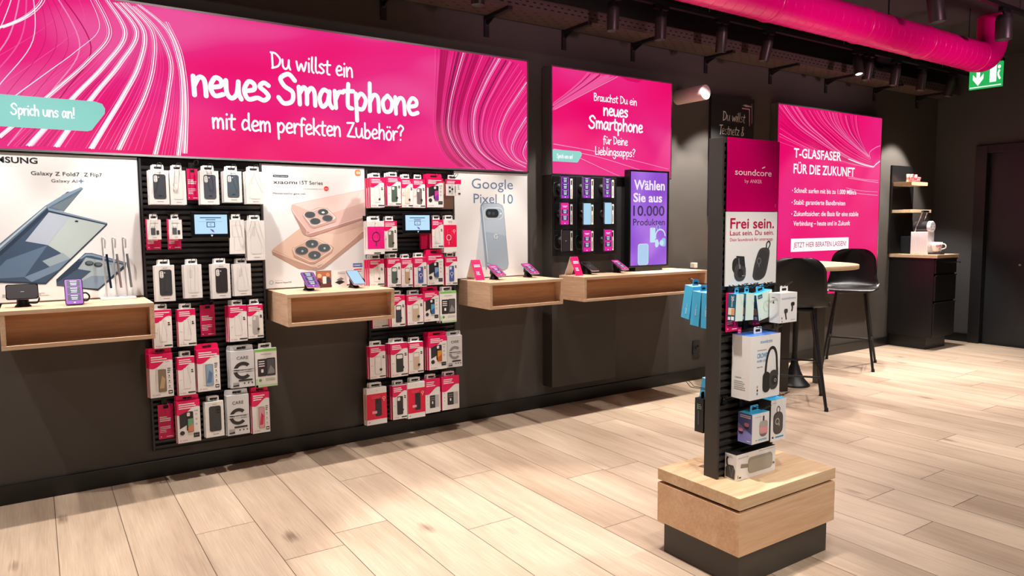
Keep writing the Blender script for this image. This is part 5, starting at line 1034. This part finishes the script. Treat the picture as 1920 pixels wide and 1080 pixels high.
# earbud box at the end of its hook
def d2(a):
    a.text('soundcore', 2.482, 1.098, .0105, ink('#7FA9C9'), .094, bold=.002); a.line([(2.55,1.075),(2.553,1.06),(2.548,1.048)], .008, DG, 3); a.rrect(2.543, 2.566, 1.07, 1.085, .006, DG, 4); a.line([(2.508,1.045),(2.511,1.03),(2.514,1.016)], .007, DG, 3); a.rrect(2.499, 2.522, 1.042, 1.06, .007, DG2, 4); a.rect(2.484, 2.489, 1.018, 1.027, ink('#6B4A2A')); a.rect(2.545, 2.574, 1.012, 1.014, TXG); a.rect(2.484, 2.492, 1.006, 1.012, TXG)
def d2l(a): a.rect(2.586, 2.60, 1.105, 1.107, TXD); a.poly([(2.59,1.082),(2.598,1.082),(2.594,1.095)], TXD)
carton('earbud_box', 'white earbud box at the right side of the tower, beside the mint box', 2.472, 2.584, -2.624, -2.575, 1.003, 1.124, PK_W, None, d2, d2l, None, PK_W, group='boxed products on the tower')
# three power bank boxes with teal sides
def dl(a, x0, y0, y1):
    w = y1-y0; u0, u1 = -y1, -y0
    a.rect(u0, u1, 1.019, 1.126, TEAL, 2); b_ = Art(a.b, a.P(u0+w*.5, 1.118, 3), (0,0,-1), a.U, a.N); b_.text('20', 0, -w*.05, .012, TXW, .020, bold=.02); b_.text('POWER', .022, -w*.05, .007, TXW, .022); a.rrect(u0+w*.1, u0+w*.85, 1.042, 1.07, .002, ink('#E7D9C4'), 3); a.rrect(u0+w*.5, u0+w*.9, 1.042, 1.068, .002, ink('#D99A6A'), 4); a.rect(u0+w*.1, u0+w*.4, 1.022, 1.034, TXW, 3); a.rect(u0+w*.5, u0+w*.85, 1.022, 1.036, TXW, 3)
def d3(a, x0):
    a.rrect(x0+.008, x0+.036, 1.107, 1.123, .001, TEAL, 2); a.text('ANKER', x0+.012, 1.112, .004, TXW, .02, l=3); a.rect(x0+.075, x0+.092, 1.122, 1.124, TXG); a.ring(x0+.06, 1.067, .022, .004, ink('#C6E2D3'), 2); a.rrect(x0+.06, x0+.085, 1.062, 1.082, .005, ink('#EFE6DA'), 3); a.rect(x0+.01, x0+.014, 1.022, 1.026, TXD)
for i, (x, w, rt, l) in enumerate(((2.285,.045,3,'leftmost of three teal sided power bank boxes below the white tower sign'),(2.339,.05,2,'middle of three teal sided power bank boxes below the white tower sign'),(2.395,.1,-11,'rightmost of three teal sided power bank boxes, wide mint front tilted'))):
    y0, y1 = -2.56-.004*i, -2.521-.004*i
    carton('power_bank_box', l, x, x+w, y0, y1, 1.019, 1.126, MINTG, CY, (lambda a, x=x: d3(a, x)) if i == 2 else None, lambda a, x=x, y0=y0, y1=y1: dl(a, x, y0, y1), Matrix.Rotation(R(rt), 4, 'Y'), CY)
# speaker boxes
def d4(a):
    a.rrect(2.388, 2.44, .545, .61, .022, ink('#7E7870'), 2); a.rrect(2.388, 2.44, .557, .592, .012, ink('#E9A0A8'), 3); a.rrect(2.388, 2.44, .585, .61, .015, ink('#B9B2A6'), 3.5); a.line([(2.412,.61),(2.413,.63)], .009, DG2, 4, smooth=0); a.rect(2.36, 2.40, .628, .6295, TXG); a.rect(2.382, 2.436, .53, .537, ink('#8FC3E0')); a.rect(2.365, 2.375, .532, .536, ink('#C9A35A'))
def d4l(a):
    a.rect(2.535, 2.603, .521, .643, ink('#5C63AE'), 1); a.poly([(2.535,.521),(2.603,.521),(2.603,.56),(2.535,.60)], ink('#8C8BD0'), 2); a.lines(2.545, 2.598, .632, .007, 2, .004, TXW, 3, 2)
    for u, v in ((2.578,.592),(2.55,.568)): a.rrect(u-.011, u+.011, v-.012, v+.014, .007, ink('#3A2E48'), 4); a.rrect(u-.011, u+.011, v-.002, v+.014, .007, ink('#E58AA8'), 5)
    a.rect(2.58, 2.597, .53, .533, TXW, 4)
carton('speaker_box', 'violet sided cube box with pink lit speaker, hanging low on the tower', 2.342, 2.45, -2.603, -2.535, .521, .643, PK_W, CY, d4, d4l, None, CY)
def d5(a):
    a.rrect(2.508, 2.572, .527, .622, .026, ink('#4A4442'), 2); a.rrect(2.512, 2.568, .53, .619, .024, ink('#57504D'), 3); a.line([(2.533,.62),(2.53,.635),(2.54,.645),(2.55,.635),(2.546,.62)], .004, DG2, 3); a.ring(2.534, .582, .012, .005, ink('#B9AFA8'), 4, 18); a.rect(2.543, 2.549, .562, .572, ink('#B9AFA8'), 4); a.rect(2.524, 2.578, .512, .518, BL); a.rect(2.502, 2.512, .512, .52, DG)
    a.rect(2.5, 2.53, .66, .6615, TXG)
carton('speaker_box', 'white box with oval dark speaker, right of the violet cube box on the tower', 2.492, 2.592, -2.58, -2.52, .5, .675, PK_W, CY, d5, None, None, CY, mat('dark box side', '#4A4443', rough=.5))
def d6(a):
    a.rrect(2.372, 2.53, .385, .452, .018, ink('#A29A8C'), 2); a.rrect(2.376, 2.526, .388, .44, .014, ink('#B0A899'), 3); a.poly([(2.325,.418),(2.372,.412),(2.372,.428),(2.328,.434)], ink('#8D8577'), 2); a.text('soundcore', 2.312, .457, .008, TXG, .06); a.rect(2.44, 2.545, .467, .469, TXG); a.rect(2.307, 2.314, .376, .39, ink('#C9A35A')); a.rect(2.316, 2.33, .376, .382, TXD); a.rect(2.532, 2.543, .398, .406, ink('#6A6560'), 4)
def d6l(a): a.poly([(2.512,.377),(2.556,.372),(2.559,.41),(2.55,.43),(2.52,.428),(2.51,.41)], ink('#4A4745'), 2); a.line([(2.52,.425),(2.517,.45),(2.524,.46)], .008, DG, 3); a.line([(2.53,.42),(2.542,.38),(2.55,.42)], .002, ink('#9A9793'), 3, smooth=0); a.lines(2.512, 2.558, .466, .006, 2, .002, TXG, 2, 3)
carton('speaker_box', 'wide white speaker box with beige grey speaker standing on the plinth beside the tower', 2.3, 2.55, -2.564, -2.507, .3675, .475, PK_W, mat('black box lid', '#151416', rough=.35), d6, d6l, None, None)
# cards behind
for (x0, x1, z0, z1, y, l) in ((2.277,2.35,.972,1.13,-2.517,'left, partly hidden by the power bank boxes'),(2.44,2.49,.985,1.10,-2.517,'right, partly hidden by the mint box'),(2.352,2.374,.955,.985,-2.516,'small, just above the headphone box')):
    package('price_card', 'pink_card', (x0, x1, z0, z1), 'magenta card on the tower, %s' % l, 'hanging card', 'magenta cards on the tower', y, .002)
# cyan boxes behind the tower, seen past its left edge
def d7(a, y0, y1):
    c = Art(a.b, a.P((-y0-y1)/2+.003, 1.02, 3), (0,0,1), -a.U, a.N); c.text('ANKER', 0, -.003, .007, TXW, .028, bold=.01); c.text('Nano', .031, -.003, .006, ink('#BFE4F5'), .018)
for i, (ya, yb, z0, z1, tl, l) in enumerate(((-2.322,-2.277,1.0,1.142,9,'leftmost, tilted'),(-2.367,-2.32,.975,1.12,5,'middle'),(-2.415,-2.369,.97,1.118,1,'rightmost'))):
    x0 = 2.302+.0*i
    carton('charger_box', 'cyan charger box hanging behind the tower, %s of three' % l, x0, x0+.075, ya, yb, z0, z1, CY, mat('light cyan lid', '#9ED6F0', rough=.4), None, lambda a, ya=ya, yb=yb: d7(a, ya, yb), Matrix.Rotation(R(tl), 4, 'X'), CY, group='cyan boxes behind the tower')
carton('charger_box', 'cyan box hanging low behind the tower, beside a black hook and black box', 2.335, 2.41, -2.40, -2.35, .6, .748, CY, mat('light cyan lid', '#9ED6F0', rough=.4), None, None, Matrix.Rotation(R(10), 4, 'X'), None, group='cyan boxes behind the tower')
def d8(a): a.rect(2.365, 2.372, .625, .65, ink('#4FA45A'), 2); a.lines(2.374, 2.39, .645, .008, 3, .003, TXG, 2, 1); a.rect(2.368, 2.376, .56, .62, ink('#4A4F5C'), 2)
carton('black_box', 'black box hanging low behind the left edge of the tower', 2.29, 2.33, -2.398, -2.352, .528, .672, mat('black carton', '#17181C', rough=.35), None, None, d8, None, BLACK, group='black box')

# ------------------------------------------------------------------ bar table and bar chairs
TCX, TCY, TZ_ = 5.36, -.62, 1.065
t = thing('bar_table', 'tall round oak topped bar table between the two black bar chairs', 'table', (TCX, TCY, 0))
b = B(); b.lathe([(.555,-.034),(.56,-.032),(.56,-.002),(.558,0)], (TCX,TCY,TZ_), wood('table oak', '#E6C8A4', '#CFAA80', 'X', .8), 72); b.build('table_top', t)
LEGM = mat('dark taupe lacquer', '#37322E', rough=.45)
for x, y in ((5.18,-.737), (5.70,-.72)):
    b = B(); b.X = Matrix.Translation((x, y, 0)) @ Matrix.Rotation(R(-30), 4, 'Z')
    b.slab([(-.03,0),(.03,0),(.042,TZ_-.035),(-.042,TZ_-.035)], (0,.03,0), (1,0,0), (0,0,1), (0,-1,0), 0, .06, LEGM); b.build('leg', t)
b = B(); b.lathe([(.13,0),(.132,.006),(.12,.02),(.085,.06),(.055,.12),(.03,.2),(.022,.3),(.022,TZ_-.035)], (5.455,-.655,0), BLACK, 32); b.build('pedestal', t)
b = B(); b.box(5.42, 5.62, -.60, -.46, TZ_+.0005, TZ_+.014, mat('dark folder', '#3A2F2C', rough=.5)); tag(b.build('folder', bevel=.002), 'thin dark folder lying on the round bar table', 'folder')
SHELL = mat('black moulded plastic', '#131314', rough=.36)
def make_chair(label):
    t = thing('bar_chair', label, 'bar chair', (0,0,0), 'black bar chairs')
    # seat shell: a bent sheet with rounded outline, curved across; f = forward (+y here), l = across (x)
    prof = [(.235,.752),(.225,.768),(.19,.778),(.12,.775),(.03,.765),(-.06,.762),(-.13,.772),(-.18,.80),(-.212,.85),(-.232,.92),(-.245,1.0),(-.252,1.07),(-.258,1.125),(-.26,1.15)]
    prof = smooth_path(prof, 4); n = len(prof); b = B(); NL = 16; vs = []; th = .011
    L = [0]
    for i in range(1, n): L.append(L[-1]+math.hypot(prof[i][0]-prof[i-1][0], prof[i][1]-prof[i-1][1]))
    rows = [[], []]
    for s in (0, 1):
        for i, (f, z) in enumerate(prof):
            q = L[i]/L[-1]; a = prof[max(i-1,0)]; c = prof[min(i+1,n-1)]; tx, tz = c[0]-a[0], c[1]-a[1]; m = math.hypot(tx, tz); nx, nz = tz/m, -tx/m   # normal pointing up/forward side
            hw = .225+.022*math.sin(math.pi*min(1, q*1.5)) - .03*max(0, (q-.5)/.5)
            e = L[-1]-L[i]; r = .12
            if e < r: hw -= r-math.sqrt(max(0, r*r-(r-e)**2))
            e2 = L[i]; r2 = .05
            if e2 < r2: hw -= r2-math.sqrt(max(0, r2*r2-(r2-e2)**2))
            row = []
            for k in range(NL+1):
                u = -1+2*k/NL; x = u*hw; up = (.055*(q > .42)*min(1, (q-.42)/.2)+.022*(q < .5)*min(1, q/.2))*u*u
                row.append((x, f+(-nx*-1)*0+ (up if q > .42 else 0)*.9 + (-nx)*th*s, z+(up if q <= .5 else 0)*.8+(-nz)*th*s))
            rows[s].append(row)
    vs = [p for s in (0, 1) for row in rows[s] for p in row]; W1 = NL+1; off = n*W1; fs = []
    for i in range(n-1):
        for k in range(NL):
            p = i*W1+k; fs += [(p, p+1, p+W1+1, p+W1), (off+p, off+p+W1, off+p+W1+1, off+p+1)]
    for i in range(n-1):
        for k in (0, NL): p = i*W1+k; fs.append((p, p+W1, off+p+W1, off+p))
    for k in range(NL):
        for i in (0, n-1): p = i*W1+k; fs.append((p, off+p, off+p+1, p+1))
    b.add(vs, fs, SHELL, True); b.build('seat_shell', t)
    b = B(); b.box(-.13, .13, -.11, .12, .728, .752, BLACK); b.build('seat_mount', t, bevel=.006)
    feet = {}
    for sx in (-1, 1):
        for sy in (-1, 1):
            top = (sx*.125, sy*.10, .742); ft = (sx*.225, sy*.262, 0); feet[sx, sy] = (Vector(top), Vector(ft))
            b = B(); b.tube([top, ft], [.0135,.0115], BLACK, 12); b.lathe([(.016,0),(.015,.012),(.012,.03)], ft, RUBBER, 12); b.build('leg', t)
    def at(k, z): a_, c_ = feet[k]; q = (a_.z-z)/(a_.z-c_.z); return a_.lerp(c_, q)
    for p, q, z in (((-1,1),(1,1),.30),((-1,-1),(1,-1),.245),((-1,-1),(-1,1),.27),((1,-1),(1,1),.27)):
        B().tube([at(p, z), at(q, z)], .008, BLACK, 10).build('footrest', t)
    return t
ch = make_chair('black moulded bar chair seen from behind, right beside the product tower')
for c in ch.children: pass
yawA = math.atan2(.6, .8)-math.pi/2; yawB = math.atan2(-.46, -.89)-math.pi/2
dup(ch, (6.67,-.43,0), yawB, 'black moulded bar chair facing the shop, in front of the tall banner')
ch.location = (4.94,-1.0,0); ch.rotation_euler = (0,0,yawA)

# ------------------------------------------------------------------ coffee corner
AX0, AX1, AYF, AZ = 8.13, 8.62, -.53, 1.055
BLK2 = mat('black cabinet laminate', '#141315', rough=.4)
t = thing('drawer_cabinet', 'black coffee cabinet with oak worktop in the corner beside the door', 'cabinet', (8.375,-.265,0))
B().box(AX0+.03, AX1-.03, AYF+.10, -.02, 0, .14, BLK2).build('plinth', t); B().box(AX0+.012, AX1-.012, AYF+.035, -.001, .14, AZ-.036, BLK2).build('carcass', t)
B().box(AX0, AX1, AYF, -.001, AZ-.036, AZ, wood('cabinet oak', '#E8CDAA', '#D2B088', 'X', 1)).build('worktop', t, bevel=.001)
for i, (z0, z1) in enumerate(((.16,.52),(.55,.82),(.85,1.0))):
    d = B().box(AX0+.016, AX1-.016, AYF+.015, AYF+.034, z0, z1, BLK2).build('drawer', t, bevel=.0015)
    B().box(AX0+.016, AX1-.016, AYF+.006, AYF+.018, z1+.001, z1+.012, mat('drawer grip', '#2A2A2C', rough=.3)).build('grip', d)
    if i == 2: B().tube([(AX1-.03,AYF+.015,.965),(AX1-.03,AYF-.025,.965)], .006, CHROME, 10).lathe([(.012,0),(.012,.006)], (AX1-.03,AYF-.02,.965), CHROME, 12, (0,-1,0)).build('lock', d)
b = B().box(8.10, 8.58, -.02, -.001, AZ+.001, 2.056, BLK2); tag(b.build('back_board', bevel=.001), 'tall thin black board on the wall above the coffee cabinet', 'wall board')
for (x0, x1, z, l) in ((8.13,8.48,1.862,'upper'), (8.125,8.585,1.555,'lower')):
    b = B().box(x0, x1, -.225, -.0205, z-.04 if l == 'upper' else z-.035, z, wood('cabinet oak', '#E8CDAA', '#D2B088', 'X', 1)); tag(b.build('wall_shelf', bevel=.001), '%s of two oak wall shelves above the coffee cabinet' % l, 'shelf', 'oak wall shelves')
# red letters
cu = bpy.data.curves.new('lettering', 'FONT'); cu.body = 'Kaffeebar'; cu.size = .115; cu.extrude = .013; cu.offset = .003; cu.resolution_u = 3
ob = bpy.data.objects.new('lettering', cu); me = bpy.data.meshes.new_from_object(ob); bpy.data.objects.remove(ob); bpy.data.curves.remove(cu)
me.name = 'letter_sign'; me.materials.clear(); me.materials.append(mat('red letters', '#E0203F', rough=.4)); me.materials.append(mat('cream letter sides', '#E4C7B0', rough=.5))
xs = [v.co.x for v in me.vertices]; sx = .27/(max(xs)-min(xs))
for p in me.polygons: p.material_index = 0 if abs(p.normal.z) > .9 else 1
for v in me.vertices: x, y, z = v.co; v.co = ((x-min(xs))*sx, -z, y)
ob = bpy.data.objects.new('letter_sign', me); COL.objects.link(ob); ob.location = (8.185,-.15,1.8635+.002); zmn = min(v.co.z for v in me.vertices); ob.location.z -= zmn; tag(ob, 'red letter sign standing on the upper oak shelf', 'sign')
# coffee machine
t = thing('coffee_machine', 'white ribbed coffee machine with chrome lever on the oak worktop', 'coffee machine', (8.30,-.28,AZ+.0005)); z = AZ+.0005
MW = mat('white machine plastic', '#F0E6E8', rough=.3); MB_ = mat('dark machine plastic', '#2C2B2E', rough=.35)
b = B(); b.box(8.225, 8.375, -.372, -.19, z, z+.25, MW)
for i in range(12): b.box(8.219, 8.225, -.368+i*.0148, -.368+i*.0148+.008, z+.004, z+.246, MW)
b.build('body', t, bevel=.003)
B().box(8.235, 8.365, -.188, -.07, z, z+.2, mat('smoked water tank', '#22242A', rough=.08)).build('water_tank', t, bevel=.006)
b = B(); b.lathe([(.06,0),(.062,.02),(.062,.15)], (8.30,-.20,z+.305), MB_, 28, (0,-1,0)); b.box(8.255, 8.345, -.35, -.2, z+.245, z+.27, MB_); b.build('brew_head', t)
b = B(); b.lathe([(.064,0),(.064,.03),(.058,.036)], (8.30,-.352,z+.305), MW, 28, (0,-1,0))
for k in range(6): b.lathe([(.006,0),(.006,.001)], (8.30+.035*math.cos(k*1.05),-.3885,z+.305+.035*math.sin(k*1.05)), MB_, 8, (0,-1,0))
b.build('head_cap', t)
for x in (8.245, 8.355): B().tube([(x,-.22,z+.25),(x,-.25,z+.34),(x,-.30,z+.475)], .008, CHROME, 10).build('lever_arm', t)
B().tube([(8.237,-.30,z+.475),(8.363,-.30,z+.475)], .012, CHROME, 12).build('lever_bar', t)
b = B(); b.box(8.25, 8.35, -.50, -.373, z, z+.02, MB_); b.tube([(8.24,-.36,z+.10),(8.30,-.46,z+.098)], .004, CHROME, 8); b.build('drip_tray', t)
b = B(); c = (8.30,-.438,z+.0205); b.lathe([(.03,0),(.05,.03),(.055,.075),(.056,.115),(.052,.115),(.05,.075),(.03,.02),(.001,.018)], c, mat('white cup glaze', '#F4F2F2', rough=.15), 28)
a = Art(b, (8.245,-.438,z+.085), (.25,-.97,0), (0,0,1), (-.97,-.25,0)); 
o = b.build('cup'); tag(o, 'white cup with red mark under the coffee machine head', 'cup')
b = B(); b.lathe([(.0555,.07),(.0562,.10)], c, mat('red cup mark', '#D3304F', rough=.4), 28); 
b2 = B(); k = 0
for q in range(200, 250, 6):
    q0, q1 = R(q), R(q+4); r_ = .0563; zz = c[2]+.07+.006*math.sin(q)
    b2.add([(c[0]+r_*math.cos(q0),c[1]+r_*math.sin(q0),zz),(c[0]+r_*math.cos(q1),c[1]+r_*math.sin(q1),zz),(c[0]+r_*math.cos(q1),c[1]+r_*math.sin(q1),zz+.022),(c[0]+r_*math.cos(q0),c[1]+r_*math.sin(q0),zz+.022)], [(0,1,2,3)], mat('red cup mark', '#D3304F', rough=.4))
b2.build('printed_mark', o)
b = B(); b.tube(smooth_path3([(8.302,-.49,z+.12),(8.303,-.525,z+.11),(8.303,-.53,z+.075),(8.302,-.49,z+.06)]), .006, mat('white cup glaze'), 8); b.build('handle', o)
# chalkboard
t = thing('chalkboard', 'narrow black chalkboard with white handwriting above the product tower', 'chalkboard', (5.35,-.015,1.48))
B().box(5.055, 5.646, -.03, -.001, 1.48, 2.557, mat('black chalkboard', '#161617', rough=.6)).build('board', t, bevel=.002)
b = B(); a = front(b, -.0305); CH = mat('chalk white', '#E6E2DF', rough=.8); CP = mat('chalk pink', '#D886AE', rough=.8); CG = mat('chalk grey', '#A9A5A2', rough=.8)
a.hand('Du willst', 5.205, 2.335, .052, CH, .31, .13, 2, .04, slant=.12); a.hand('Testnetz &', 5.16, 2.213, .052, CH, .345, .13, 2, .03, slant=.12)
a.poly([(5.475,2.492),(5.52,2.502),(5.60,2.492),(5.60,2.484),(5.52,2.48)], CG); a.line([(5.605,2.515),(5.61,2.45),(5.613,2.335)], .007, CG, 2, smooth=2); a.line([(5.468,2.463),(5.575,2.463)], .010, CP, 2, smooth=0); a.line([(5.572,2.466),(5.575,2.4),(5.578,2.31)], .014, CP, 3, smooth=3, taper=(1,.6))
b.build('chalk_writing', t)
